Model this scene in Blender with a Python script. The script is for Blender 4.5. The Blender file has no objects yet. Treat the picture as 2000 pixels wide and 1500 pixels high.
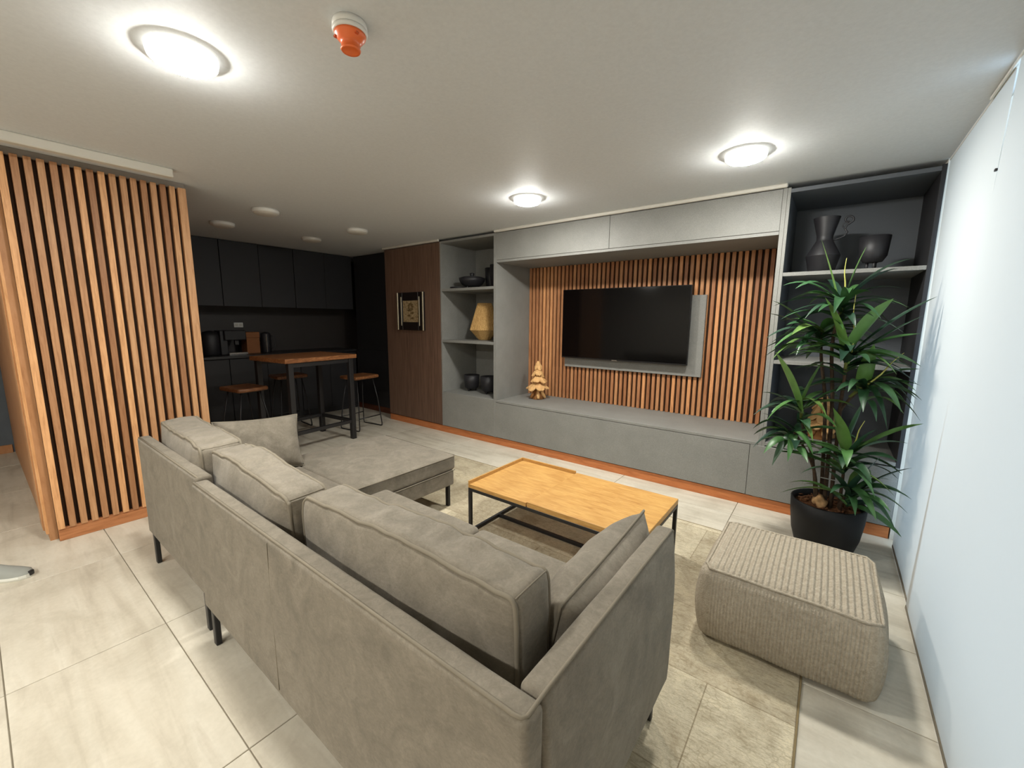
import bpy, bmesh, math, random
from mathutils import Vector, Matrix, noise, Euler

S = bpy.context.scene
C = S.collection
rnd = random.Random(7)
PI = math.pi

# ------------------------------------------------------------------ camera, world, exposure
cam_data = bpy.data.cameras.new('camera')
cam_data.sensor_width = 36.0
cam_data.lens = 812.0 / 2000.0 * 36.0
cam_data.clip_start = 0.02
cam = bpy.data.objects.new('camera', cam_data)
C.objects.link(cam)
MR = ((0.7937291, 0.6082183, 0.0080354), (0.0994389, -0.1167133, -0.9881750), (-0.6000883, 0.7851423, -0.1531193))
cam.matrix_world = Matrix(((MR[0][0], -MR[1][0], -MR[2][0], 0.0),
                           (MR[0][1], -MR[1][1], -MR[2][1], 0.0),
                           (MR[0][2], -MR[1][2], -MR[2][2], 1.5),
                           (0, 0, 0, 1)))
S.camera = cam

world = bpy.data.worlds.new('world')
S.world = world
world.use_nodes = True
bg = world.node_tree.nodes['Background']
bg.inputs['Color'].default_value = (0.60, 0.81, 1.0, 1)
bg.inputs['Strength'].default_value = 3.5

S.view_settings.view_transform = 'Standard'
S.view_settings.look = 'None'
S.view_settings.exposure = 0.0
S.view_settings.gamma = 1.0
S.view_settings.use_curve_mapping = False
S.cycles.max_bounces = 8
S.cycles.diffuse_bounces = 6
S.cycles.use_denoising = True
S.cycles.sample_clamp_indirect = 6.0

LAMP_COLOR = (1.0, 0.985, 0.92)
LAMP_STRENGTH = 385.0

# ------------------------------------------------------------------ material helpers
def srgb(r, g, b):
    def f(c):
        c /= 255.0
        return c / 12.92 if c <= 0.04045 else ((c + 0.055) / 1.055) ** 2.4
    return (f(r), f(g), f(b), 1.0)

class NT:
    def __init__(self, name):
        self.m = bpy.data.materials.new(name)
        self.m.use_nodes = True
        self.t = self.m.node_tree
        self.bsdf = self.t.nodes['Principled BSDF']
        self.out = self.t.nodes['Material Output']
    def n(self, typ, **kw):
        nd = self.t.nodes.new(typ)
        for k, v in kw.items():
            if k in nd.inputs.keys():
                nd.inputs[k].default_value = v
            else:
                setattr(nd, k, v)
        return nd
    def l(self, a, b):
        self.t.links.new(a, b)
    def coord(self, scale=(1, 1, 1), rot=(0, 0, 0), obj_random=False, kind='Object'):
        tc = self.n('ShaderNodeTexCoord')
        mp = self.n('ShaderNodeMapping')
        mp.inputs['Scale'].default_value = scale
        mp.inputs['Rotation'].default_value = rot
        self.l(tc.outputs[kind], mp.inputs['Vector'])
        if obj_random:
            oi = self.n('ShaderNodeObjectInfo')
            mu = self.n('ShaderNodeMath', operation='MULTIPLY')
            mu.inputs[1].default_value = 57.0
            self.l(oi.outputs['Random'], mu.inputs[0])
            cb = self.n('ShaderNodeCombineXYZ')
            for k in range(3):
                self.l(mu.outputs[0], cb.inputs[k])
            self.l(cb.outputs[0], mp.inputs['Location'])
        return mp.outputs['Vector']
    def noise(self, vec, scale, detail=4, rough=0.6, dist=0.0):
        nd = self.n('ShaderNodeTexNoise')
        nd.inputs['Scale'].default_value = scale
        nd.inputs['Detail'].default_value = detail
        nd.inputs['Roughness'].default_value = rough
        nd.inputs['Distortion'].default_value = dist
        self.l(vec, nd.inputs['Vector'])
        return nd.outputs['Fac']
    def ramp(self, fac, stops):
        r = self.n('ShaderNodeValToRGB')
        e = r.color_ramp.elements
        while len(e) < len(stops):
            e.new(0.5)
        for k, (p, c) in enumerate(stops):
            e[k].position = p
            e[k].color = c
        self.l(fac, r.inputs['Fac'])
        return r.outputs['Color']
    def mix(self, fac, a, b, mode='MIX'):
        m = self.n('ShaderNodeMix', data_type='RGBA', blend_type=mode)
        for sock, val in ((m.inputs[0], fac), (m.inputs[6], a), (m.inputs[7], b)):
            if hasattr(val, 'is_linked'):
                self.l(val, sock)
            else:
                sock.default_value = val
        return m.outputs[2]
    def bump(self, h, strength=0.3, dist=0.01):
        b = self.n('ShaderNodeBump')
        b.inputs['Strength'].default_value = strength
        b.inputs['Distance'].default_value = dist
        self.l(h, b.inputs['Height'])
        self.l(b.outputs['Normal'], self.bsdf.inputs['Normal'])
    def base(self, c, rough=0.6, spec=0.5, metal=0.0):
        i = self.bsdf.inputs
        if hasattr(c, 'is_linked'):
            self.l(c, i['Base Color'])
        else:
            i['Base Color'].default_value = c
        i['Roughness'].default_value = rough
        i['Specular IOR Level'].default_value = spec
        i['Metallic'].default_value = metal
        return self.m

def plain(name, c, rough=0.6, spec=0.5, metal=0.0, var=0.06, scale=8):
    t = NT(name)
    f = t.noise(t.coord(), scale, 3)
    lo = tuple(x * (1 - var) for x in c[:3]) + (1,)
    hi = tuple(min(1, x * (1 + var)) for x in c[:3]) + (1,)
    return t.base(t.ramp(f, [(0.3, lo), (0.7, hi)]), rough, spec, metal)

def wood(name, dark, mid, light, stretch=(14, 14, 1.0), scale=6, rough=0.45, rand=0.35, spec=0.35, red=None):
    t = NT(name)
    v = t.coord(stretch, obj_random=True)
    f = t.noise(v, scale, 6, 0.65, 0.6)
    col = t.ramp(f, [(0.28, dark), (0.5, mid), (0.75, light)])
    oi = t.n('ShaderNodeObjectInfo')
    lo = tuple(x * (1 - rand) for x in (0.92, 0.80, 0.74)) + (1,)
    tint = t.ramp(oi.outputs['Random'], [(0.0, lo), (0.35, (0.86, 0.80, 0.78, 1)), (0.7, (1, 1, 1, 1)), (0.86, (1.05, 1.05, 1.02, 1)), (1.0, (1.38, 1.34, 1.24, 1))])
    col = t.mix(1.0, col, tint, 'MULTIPLY')
    t.bump(f, 0.12, 0.002)
    return t.base(col, rough, spec)

def fabric(name, dark, mid, light, weave=900, rough=0.95):
    t = NT(name)
    v = t.coord()
    f1 = t.noise(v, 7, 5, 0.65, 1.2)
    f2 = t.noise(t.coord((1, 1, 1.6), rot=(0.3, 0.5, 0.6)), 62, 5, 0.75, 1.2)
    a = t.ramp(f1, [(0.3, dark), (0.52, mid), (0.75, light)])
    b = t.ramp(f2, [(0.35, (0.80, 0.79, 0.78, 1)), (0.55, (1, 1, 1, 1)), (0.72, (1.18, 1.17, 1.15, 1))])
    col = t.mix(0.75, a, b, 'MULTIPLY')
    w = t.noise(v, weave, 2, 0.5)
    f3 = t.noise(v, 22, 4, 0.6, 0.4)
    ad = t.n('ShaderNodeMath', operation='ADD')
    t.l(w, ad.inputs[0])
    m2 = t.n('ShaderNodeMath', operation='MULTIPLY')
    m2.inputs[1].default_value = 4.0
    t.l(f3, m2.inputs[0])
    t.l(m2.outputs[0], ad.inputs[1])
    t.bump(ad.outputs[0], 0.22, 0.004)
    t.bsdf.inputs['Sheen Weight'].default_value = 0.12
    return t.base(col, rough, 0.15)

M = {}
M['slat'] = wood('warm_slat_wood', srgb(164, 118, 80), srgb(192, 145, 104), srgb(208, 164, 122))
M['tv_slat'] = wood('cedar_slat_wood', srgb(146, 98, 64), srgb(178, 126, 86), srgb(200, 148, 104), rand=0.24)
M['backing'] = plain('slat_backing', srgb(52, 36, 24), 0.8, 0.2)
M['cladding'] = wood('honey_board_wood', srgb(174, 126, 84), srgb(194, 146, 102), srgb(206, 160, 118), (5, 5, 1), 5, rand=0.1)
M['plinth'] = wood('orange_plinth_wood', srgb(166, 98, 54), srgb(194, 122, 72), srgb(206, 136, 84), (1.5, 12, 12), 4, rand=0.1)
M['plinth_mid'] = wood('brown_orange_plinth_wood', srgb(142, 90, 56), srgb(168, 112, 74), srgb(182, 126, 86), (12, 1.5, 12), 4, rand=0.05)
M['plinth_dark'] = wood('brown_plinth_wood', srgb(70, 36, 20), srgb(96, 52, 30), srgb(110, 62, 38), (1.5, 12, 12), 4, rand=0.1)
M['walnut'] = wood('dark_walnut_veneer', srgb(82, 64, 53), srgb(108, 86, 72), srgb(126, 102, 86), (22, 22, 0.7), 3, 0.5, 0.1)
M['oak'] = None

def grey_laminate():
    t = NT('grey_stone_laminate')
    v = t.coord()
    f = t.noise(v, 260, 3, 0.7)
    g = t.noise(v, 5, 4, 0.6)
    a = t.ramp(f, [(0.3, srgb(112, 112, 108)), (0.7, srgb(142, 141, 136))])
    b = t.ramp(g, [(0.3, (0.92, 0.92, 0.92, 1)), (0.7, (1.05, 1.05, 1.05, 1))])
    return t.base(t.mix(1.0, a, b, 'MULTIPLY'), 0.55, 0.35)
M['grey'] = grey_laminate()

def oak():
    t = NT('golden_oak_veneer')
    v = t.coord((2.2, 26, 26), obj_random=True)
    f = t.noise(v, 3.2, 7, 0.62, 1.4)
    w = t.n('ShaderNodeTexWave', wave_type='RINGS', rings_direction='Y')
    w.inputs['Scale'].default_value = 2.2
    w.inputs['Distortion'].default_value = 7.0
    w.inputs['Detail'].default_value = 3.0
    t.l(t.coord((0.9, 5.5, 5.5)), w.inputs['Vector'])
    a = t.ramp(f, [(0.3, srgb(166, 118, 62)), (0.5, srgb(188, 144, 82)), (0.72, srgb(202, 160, 98))])
    b = t.ramp(w.outputs['Fac'], [(0.0, (0.86, 0.80, 0.72, 1)), (0.4, (1, 1, 1, 1)), (1.0, (1.05, 1.05, 1.03, 1))])
    t.bump(f, 0.06, 0.001)
    return t.base(t.mix(0.6, a, b, 'MULTIPLY'), 0.42, 0.4)
M['oak'] = oak()
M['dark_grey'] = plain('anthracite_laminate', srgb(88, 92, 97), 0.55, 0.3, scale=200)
M['rustic'] = wood('rustic_bar_wood', srgb(82, 50, 30), srgb(118, 76, 46), srgb(158, 112, 74), (8, 1.6, 8), 7, 0.4, 0.25)
M['black_metal'] = plain('black_powder_metal', srgb(30, 29, 30), 0.45, 0.5)
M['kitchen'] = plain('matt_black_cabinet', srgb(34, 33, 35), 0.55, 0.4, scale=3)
M['kitchen_top'] = plain('black_worktop', srgb(36, 35, 36), 0.35, 0.5)
M['splash'] = plain('dark_brown_backsplash', srgb(52, 46, 43), 0.5, 0.4)
M['ceramic'] = plain('matt_black_ceramic', srgb(34, 33, 36), 0.5, 0.45)
M['pot'] = plain('satin_black_planter', srgb(15, 15, 17), 0.55, 0.3)
M['white_plastic'] = plain('white_plastic', srgb(214, 212, 206), 0.4, 0.5, var=0.02)
M['orange_plastic'] = plain('orange_plastic', srgb(226, 106, 48), 0.35, 0.5, var=0.04)
M['orange_dark'] = plain('deep_orange_plastic', srgb(190, 76, 24), 0.4, 0.5, var=0.04)
M['chrome'] = plain('chrome', srgb(190, 190, 190), 0.2, 0.5, 1.0, var=0.02)
M['silver'] = plain('aged_silver_leaf', srgb(196, 184, 158), 0.35, 0.5, 0.8, var=0.1, scale=40)
M['frame_black'] = plain('black_frame_lacquer', srgb(26, 20, 18), 0.35, 0.5)
M['screen'] = plain('tv_screen_glass', srgb(4, 4, 5), 0.09, 0.28, var=0.01)
M['bezel'] = plain('tv_bezel', srgb(16, 16, 18), 0.3, 0.5)
M['kraft'] = plain('brown_card', srgb(140, 92, 60), 0.8, 0.2)
M['rail_grey'] = plain('taupe_grey_paint', srgb(132, 124, 116), 0.7, 0.2)
M['hem'] = plain('gap_shade_hem_bar', srgb(112, 104, 90), 0.5, 0.3)  # grey-brown stands in for the shadow line in the gap under the blind
M['trim'] = plain('white_trim_paint', srgb(198, 194, 184), 0.5, 0.3, var=0.02)
M['slate'] = plain('slate_blue_paint', srgb(96, 104, 112), 0.8, 0.2)
M['wall'] = plain('pale_wall_paint', srgb(205, 200, 190), 0.85, 0.2, var=0.03)
M['shoe_grey'] = plain('grey_shoe_mesh', srgb(150, 152, 146), 0.8, 0.2)
M['shoe_sole'] = plain('white_shoe_sole', srgb(216, 216, 208), 0.6, 0.3)
M['soil'] = plain('brown_bark_mulch', srgb(92, 62, 42), 0.95, 0.1, var=0.5, scale=70)
M['grout'] = plain('grey_grout', srgb(146, 138, 122), 0.9, 0.1)

def ceiling_mat():
    t = NT('ceiling_paint')
    f = t.noise(t.coord(), 60, 4, 0.6)
    return t.base(t.ramp(f, [(0.3, srgb(203, 205, 206)), (0.7, srgb(210, 212, 213))]), 0.65, 0.25)
M['ceiling'] = ceiling_mat()

def tile_mat():
    t = NT('pale_stone_tile')
    v = t.coord((0.9, 7.5, 1), obj_random=True)
    f = t.noise(v, 1.6, 5, 0.55, 0.4)
    g = t.noise(t.coord((1, 1, 1), obj_random=True), 3.2, 6, 0.65, 0.6)
    k = t.noise(t.coord((1, 1, 1), obj_random=True), 55, 3, 0.6)
    a = t.ramp(f, [(0.28, srgb(182, 173, 157)), (0.47, srgb(203, 195, 179)), (0.62, srgb(209, 202, 187)), (0.76, srgb(192, 183, 167))])
    b = t.ramp(g, [(0.3, (0.84, 0.83, 0.81, 1)), (0.55, (1, 1, 1, 1)), (0.8, (1.05, 1.05, 1.05, 1))])
    c = t.ramp(k, [(0.3, (0.95, 0.95, 0.94, 1)), (0.7, (1.02, 1.02, 1.02, 1))])
    col = t.mix(1.0, t.mix(1.0, a, b, 'MULTIPLY'), c, 'MULTIPLY')
    return t.base(col, 0.42, 0.4)
M['tile'] = tile_mat()

def rug_mat():
    t = NT('distressed_patchwork_rug')
    br = t.n('ShaderNodeTexBrick')
    br.offset = 0.37
    br.offset_frequency = 2
    br.squash = 1.0
    br.inputs['Scale'].default_value = 1.0
    br.inputs['Brick Width'].default_value = 0.83
    br.inputs['Row Height'].default_value = 0.46
    br.inputs['Mortar Size'].default_value = 0.0025
    br.inputs['Color1'].default_value = srgb(206, 197, 176)
    br.inputs['Color2'].default_value = srgb(178, 168, 147)
    br.inputs['Mortar'].default_value = srgb(160, 149, 128)
    v = t.coord()
    va = t.n('ShaderNodeVectorMath', operation='ADD')
    va.inputs[1].default_value = (0.27, 0.13, 0)
    t.l(v, va.inputs[0])
    t.l(va.outputs[0], br.inputs['Vector'])
    n1 = t.noise(v, 5, 6, 0.7, 0.8)
    n2 = t.noise(t.coord((1, 5, 1)), 26, 5, 0.75, 0.5)
    vo = t.n('ShaderNodeTexVoronoi', feature='DISTANCE_TO_EDGE')
    vo.inputs['Scale'].default_value = 30
    vd = t.n('ShaderNodeMix', data_type='VECTOR')
    t.l(v, vd.inputs[4])
    nz = t.n('ShaderNodeTexNoise')
    nz.inputs['Scale'].default_value = 9
    t.l(v, nz.inputs['Vector'])
    t.l(nz.outputs['Color'], vd.inputs[5])
    vd.inputs[0].default_value = 0.12
    t.l(vd.outputs[1], vo.inputs['Vector'])
    vein = t.ramp(vo.outputs['Distance'], [(0.0, (0.66, 0.63, 0.58, 1)), (0.03, (0.78, 0.76, 0.71, 1)), (0.10, (1, 1, 1, 1))])
    wear = t.ramp(t.noise(v, 3.1, 4, 0.6, 0.5), [(0.42, (0.0, 0, 0, 1)), (0.6, (1, 1, 1, 1))])
    a = t.ramp(n1, [(0.3, (0.70, 0.66, 0.60, 1)), (0.5, (0.98, 0.97, 0.95, 1)), (0.72, (1.2, 1.18, 1.12, 1))])
    b = t.ramp(n2, [(0.34, (0.66, 0.63, 0.58, 1)), (0.52, (1, 1, 1, 1)), (0.7, (1.12, 1.1, 1.06, 1))])
    weave = t.ramp(t.noise(t.coord((1, 4, 1)), 130, 2, 0.6), [(0.35, (0.80, 0.79, 0.76, 1)), (0.65, (1.12, 1.11, 1.09, 1))])
    veins = t.mix(wear, (1, 1, 1, 1), vein)
    col = t.mix(1.0, br.outputs['Color'], a, 'MULTIPLY')
    col = t.mix(0.8, col, b, 'MULTIPLY')
    col = t.mix(0.6, col, veins, 'MULTIPLY')
    col = t.mix(0.8, col, weave, 'MULTIPLY')
    h = t.noise(v, 420, 2, 0.5)
    t.bump(h, 0.35, 0.003)
    return t.base(col, 0.95, 0.1)
M['rug'] = rug_mat()
M['rug_edge'] = plain('rug_binding', srgb(132, 116, 86), 0.95, 0.1)

M['sofa'] = fabric('taupe_suede_fabric', srgb(114, 107, 95), srgb(127, 119, 106), srgb(140, 132, 119))
M['piping'] = plain('taupe_piping', srgb(126, 118, 104), 0.9, 0.15)
M['sofa_back'] = M['sofa']

def knit_mat():
    t = NT('taupe_knit')
    v = t.coord((1, 1, 1))
    f = t.noise(v, 60, 3, 0.6)
    vo = t.n('ShaderNodeTexVoronoi')
    vo.inputs['Scale'].default_value = 170
    t.l(v, vo.inputs['Vector'])
    t.bump(vo.outputs['Distance'], 0.5, 0.004)
    return t.base(t.ramp(f, [(0.3, srgb(148, 138, 122)), (0.7, srgb(170, 160, 143))]), 0.95, 0.1)
M['knit'] = knit_mat()

def blind_mat():
    t = NT('white_translucent_blind')
    f = t.noise(t.coord((1, 40, 1)), 20, 3, 0.5)
    col = t.ramp(f, [(0.3, srgb(232, 230, 224)), (0.7, srgb(238, 236, 231))])
    d = t.n('ShaderNodeBsdfDiffuse')
    tr = t.n('ShaderNodeBsdfTranslucent')
    d.inputs['Color'].default_value = srgb(182, 181, 177)
    t.l(col, tr.inputs['Color'])
    mx = t.n('ShaderNodeMixShader')
    mx.inputs[0].default_value = 0.20
    t.l(d.outputs[0], mx.inputs[1])
    t.l(tr.outputs[0], mx.inputs[2])
    t.l(mx.outputs[0], t.out.inputs['Surface'])
    return t.m
M['blind'] = blind_mat()

def glass_mat():
    t = NT('window_glass')
    tr = t.n('ShaderNodeBsdfTransparent')
    gl = t.n('ShaderNodeBsdfGlossy')
    gl.inputs['Roughness'].default_value = 0.02
    mx = t.n('ShaderNodeMixShader')
    mx.inputs[0].default_value = 0.06
    t.l(tr.outputs[0], mx.inputs[1])
    t.l(gl.outputs[0], mx.inputs[2])
    t.l(mx.outputs[0], t.out.inputs['Surface'])
    return t.m
M['glass'] = glass_mat()

def emit_mat(name, col, st):
    t = NT(name)
    t.bsdf.inputs['Base Color'].default_value = (0.9, 0.9, 0.88, 1)
    t.bsdf.inputs['Emission Color'].default_value = col + (1,)
    t.bsdf.inputs['Emission Strength'].default_value = st
    return t.m
M['lamp_on'] = emit_mat('lit_diffuser', LAMP_COLOR, LAMP_STRENGTH)
M['lamp_rim'] = emit_mat('glowing_opal_rim', LAMP_COLOR, 2.6)
M['lamp_off'] = plain('unlit_opal_diffuser', srgb(206, 200, 190), 0.4, 0.5, var=0.02)

def leaf_mat():
    t = NT('glossy_dracaena_leaf')
    oi = t.n('ShaderNodeObjectInfo')
    f = t.noise(t.coord((1, 1, 1), obj_random=True), 14, 3, 0.5)
    a = t.ramp(oi.outputs['Random'], [(0.0, srgb(28, 52, 40)), (0.5, srgb(44, 78, 46)), (0.85, srgb(66, 104, 54)), (1.0, srgb(96, 124, 62))])
    b = t.ramp(f, [(0.3, (0.85, 0.85, 0.85, 1)), (0.7, (1.12, 1.12, 1.1, 1))])
    return t.base(t.mix(1.0, a, b, 'MULTIPLY'), 0.40, 0.45)
M['leaf'] = leaf_mat()
M['leaf_light'] = plain('bright_young_leaf', srgb(84, 122, 58), 0.4, 0.4, var=0.12, scale=20)
M['leaf_new'] = plain('pale_new_leaf', srgb(176, 176, 92), 0.4, 0.4)
M['stem_green'] = plain('green_cane', srgb(96, 104, 50), 0.6, 0.3, var=0.25, scale=40)
M['cane'] = plain('brown_cane', srgb(66, 52, 40), 0.8, 0.2, var=0.3, scale=50)
M['root'] = plain('pale_root_wood', srgb(168, 132, 92), 0.85, 0.2, var=0.3, scale=40)
M['drift'] = plain('pale_carved_wood', srgb(206, 162, 108), 0.7, 0.25, var=0.14, scale=30)
M['drift_dark'] = plain('brown_carved_wood', srgb(150, 102, 60), 0.75, 0.2, var=0.25, scale=30)

def straw():
    t = NT('raffia_straw')
    f = t.noise(t.coord((60, 60, 3)), 3, 4, 0.6)
    t.bump(f, 0.6, 0.006)
    return t.base(t.ramp(f, [(0.3, srgb(150, 112, 62)), (0.7, srgb(222, 184, 122))]), 0.85, 0.2)
M['straw'] = straw()

def print_mat():
    t = NT('faded_botanical_print')
    f = t.noise(t.coord(), 26, 6, 0.7, 2.0)
    g = t.n('ShaderNodeTexGradient', gradient_type='SPHERICAL')
    mp = t.coord((5.2, 1, 4.2), kind='Object')
    t.l(mp, g.inputs['Vector'])
    a = t.ramp(f, [(0.36, srgb(104, 84, 54)), (0.5, srgb(150, 128, 94)), (0.62, srgb(172, 152, 118))])
    return t.base(a, 0.5, 0.4)
M['print'] = print_mat()

# ------------------------------------------------------------------ mesh helpers
def link_mesh(name, me, mat, parent=None, smooth=False):
    o = bpy.data.objects.new(name, me)
    C.objects.link(o)
    if mat is not None and len(me.materials) == 0:
        me.materials.append(mat)
    if smooth:
        for p in me.polygons:
            p.use_smooth = True
    if parent is not None:
        o.parent = parent
        o.matrix_parent_inverse = Matrix.Translation(-parent.location)
    return o

def from_bm(name, bm, mat, parent=None, smooth=False):
    bmesh.ops.recalc_face_normals(bm, faces=bm.faces)
    me = bpy.data.meshes.new(name)
    bm.to_mesh(me)
    bm.free()
    return link_mesh(name, me, mat, parent, smooth)

def bm_box(bm, x0, x1, y0, y1, z0, z1, bevel=0.0, seg=1):
    r = bmesh.ops.create_cube(bm, size=1.0)
    vs = r['verts']
    for v in vs:
        v.co = Vector(((x0 + x1) / 2 + v.co.x * (x1 - x0), (y0 + y1) / 2 + v.co.y * (y1 - y0), (z0 + z1) / 2 + v.co.z * (z1 - z0)))
    if bevel > 0:
        es = list({e for v in vs for e in v.link_edges})
        bmesh.ops.bevel(bm, geom=es, offset=bevel, segments=seg, profile=0.5, affect='EDGES')
    return vs

def box(name, x0, x1, y0, y1, z0, z1, mat, parent=None, bevel=0.002, seg=1):
    bm = bmesh.new()
    bm_box(bm, x0, x1, y0, y1, z0, z1, bevel, seg)
    return from_bm(name, bm, mat, parent)

def bm_tube(bm, pts, r, n=8, closed=False, radii=None):
    pts = [Vector(p) for p in pts]
    N = len(pts)
    rings = []
    up = None
    for i, p in enumerate(pts):
        if closed:
            d = (pts[(i + 1) % N] - pts[i - 1])
        else:
            d = pts[min(i + 1, N - 1)] - pts[max(i - 1, 0)]
        d.normalize()
        if up is None:
            up = Vector((0, 0, 1)) if abs(d.z) < 0.9 else Vector((1, 0, 0))
        a = up - d * up.dot(d)
        if a.length < 1e-5:
            a = Vector((1, 0, 0)) - d * d.x
        a.normalize()
        up = a
        b = d.cross(a)
        rr = radii[i] if radii else r
        rings.append([bm.verts.new(p + (a * math.cos(2 * PI * k / n) + b * math.sin(2 * PI * k / n)) * rr) for k in range(n)])
    m = N if closed else N - 1
    for i in range(m):
        A, B = rings[i], rings[(i + 1) % N]
        for k in range(n):
            bm.faces.new((A[k], A[(k + 1) % n], B[(k + 1) % n], B[k]))
    if not closed:
        bm.faces.new(rings[0][::-1])
        bm.faces.new(rings[-1])

def tube(name, pts, r, mat, parent=None, n=8, closed=False, radii=None):
    bm = bmesh.new()
    bm_tube(bm, pts, r, n, closed, radii)
    return from_bm(name, bm, mat, parent, True)

def bm_lathe(bm, prof, cx=0, cy=0, n=28, cap_start=True, cap_end=True):
    rings = []
    for (r, z) in prof:
        rings.append([bm.verts.new((cx + r * math.cos(2 * PI * k / n), cy + r * math.sin(2 * PI * k / n), z)) for k in range(n)])
    for A, B in zip(rings[:-1], rings[1:]):
        for k in range(n):
            bm.faces.new((A[k], A[(k + 1) % n], B[(k + 1) % n], B[k]))
    if cap_start:
        bm.faces.new(rings[0][::-1])
    if cap_end:
        bm.faces.new(rings[-1])

def lathe(name, prof, mat, parent=None, cx=0, cy=0, n=28, smooth=True, cap_start=True, cap_end=True):
    bm = bmesh.new()
    bm_lathe(bm, prof, cx, cy, n, cap_start, cap_end)
    o = from_bm(name, bm, mat, parent, smooth)
    return o

def axis_list(h, r, nflat, ncor):
    inn = h - r
    L = [-inn - r * math.tan(PI / 4 * k / ncor) for k in range(ncor, 0, -1)]
    L += [-inn + 2 * inn * k / nflat for k in range(nflat + 1)]
    L += [inn + r * math.tan(PI / 4 * k / ncor) for k in range(1, ncor + 1)]
    return L

def rbox_bm(sx, sy, sz, r, nf=(10, 10, 10), nc=4, deform=None):
    """rounded box centred on the origin, r may be a scalar; deform(p, normal) -> p"""
    h = (sx / 2, sy / 2, sz / 2)
    ax = [axis_list(h[k], r, nf[k], nc) for k in range(3)]
    bm = bmesh.new()
    cache = {}
    def vert(c):
        key = tuple(round(q, 6) for q in c)
        if key in cache:
            return cache[key]
        inner = Vector([max(-(h[k] - r), min(h[k] - r, c[k])) for k in range(3)])
        d = Vector(c) - inner
        nrm = d.normalized() if d.length > 1e-9 else Vector((0, 0, 1))
        p = inner + nrm * r
        if deform:
            p = deform(p, nrm)
        v = bm.verts.new(p)
        cache[key] = v
        return v
    for k in range(3):
        a, b = (k + 1) % 3, (k + 2) % 3
        for s in (-1, 1):
            for i in range(len(ax[a]) - 1):
                for j in range(len(ax[b]) - 1):
                    q = []
                    for (u, w) in ((i, j), (i + 1, j), (i + 1, j + 1), (i, j + 1)):
                        c = [0, 0, 0]
                        c[k] = s * h[k]
                        c[a] = ax[a][u]
                        c[b] = ax[b][w]
                        q.append(vert(c))
                    if s < 0:
                        q.reverse()
                    try:
                        bm.faces.new(q)
                    except ValueError:
                        pass
    return bm

def thing(name, label, cat, loc=(0, 0, 0), group=None):
    o = bpy.data.objects.new(name, None)
    o.empty_display_size = 0.1
    C.objects.link(o)
    o.location = loc
    o['label'] = label
    o['category'] = cat
    if group:
        o['group'] = group
    return o

def tag(o, label, cat, group=None):
    o['label'] = label
    o['category'] = cat
    if group:
        o['group'] = group
    return o

def struct(o):
    o['kind'] = 'structure'
    return o

def dup(root, loc, rotz=0.0, label=None, name=None):
    r = root.copy()
    C.objects.link(r)
    r.location = loc
    r.rotation_euler = (0, 0, rotz)
    if label:
        r['label'] = label
    for ch in list(root.children):
        c = ch.copy()
        C.objects.link(c)
        c.parent = r
        for g in list(ch.children):
            d = g.copy()
            C.objects.link(d)
            d.parent = c
    return r

def fnoise(p, s, seed=0.0):
    return noise.noise(Vector((p[0] * s + seed, p[1] * s + seed * 1.7, p[2] * s - seed)))

H = 2.49
# ------------------------------------------------------------------ setting: floor, ceiling, walls
fl = struct(box('floor', -7.4, 0.9, -3.2, 4.7, -0.10, -0.006, M['grout'], None, 0))
def tile_mesh(wx, wy):
    bm = bmesh.new()
    bm_box(bm, -wx / 2, wx / 2, -wy / 2, wy / 2, -0.010, 0.0, 0.0015)
    me = bpy.data.meshes.new('tile')
    bmesh.ops.recalc_face_normals(bm, faces=bm.faces)
    bm.to_mesh(me)
    bm.free()
    me.materials.append(M['tile'])
    return me
TX, TY, GX, GY = 0.995, 0.51, -3.475, 0.437
tmesh = tile_mesh(TX - 0.004, TY - 0.004)
for i in range(-4, 5):
    for j in range(-6, 9):
        o = bpy.data.objects.new('tile', tmesh)
        o.location = (GX + (i + 0.5) * TX, GY + (j + 0.5) * TY, 0)
        if o.location.x - TX / 2 > 0.5:
            continue
        C.objects.link(o)
        o.parent = fl
struct(box('ceiling', -7.4, 0.9, -3.2, 4.7, H, H + 0.12, M['ceiling'], None, 0))
struct(box('wall_back', -7.4, 0.9, 4.46, 4.6, 0, H, M['kitchen'], None, 0))
struct(box('wall_left', -7.4, -7.1, -3.2, 4.46, 0, H, M['slate'], None, 0))
struct(box('wall_front', -7.4, 0.9, -3.2, -3.0, 0, H, M['wall'], None, 0))
# right wall with a wide window opening behind the blinds
bm = bmesh.new()
bm_box(bm, 0.52, 0.82, -3.0, 0.9, 0, H)
bm_box(bm, 0.4565, 0.82, 3.765, 4.46, 0, H)
bm_box(bm, 0.52, 0.82, 0.9, 3.765, 2.482, H)
bm_box(bm, 0.52, 0.82, 0.9, 3.765, 0, 0.06)
struct(from_bm('wall_right', bm, M['wall']))
w = struct(box('window_1', 0.74, 0.80, 0.9, 0.95, 0.06, 2.48, M['white_plastic'], None, 0.003))
for (y0, y1, z0, z1) in ((3.715, 3.764, 0.06, 2.48), (0.95, 3.715, 0.06, 0.12), (0.95, 3.715, 2.44, 2.48), (2.28, 2.31, 0.12, 2.44)):
    box('frame_bar', 0.74, 0.80, y0, y1, z0, z1, M['white_plastic'], w, 0.003)
for (y0, y1) in ((0.95, 2.28), (2.31, 3.715)):
    box('pane', 0.768, 0.774, y0, y1, 0.12, 2.44, M['glass'], w, 0)

# far baseboard on the left wall
struct(box('baseboard_left', -7.1, -7.085, -3.0, 0.17, 0, 0.09, M['cladding']))
# plinth along the back cabinets
struct(box('baseboard_back', -5.19, 0.45, 3.768, 3.80, 0, 0.086, M['plinth']))
struct(box('baseboard_kitchen', -6.34, -5.19, 3.965, 3.99, 0, 0.09, M['plinth_dark']))
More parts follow.
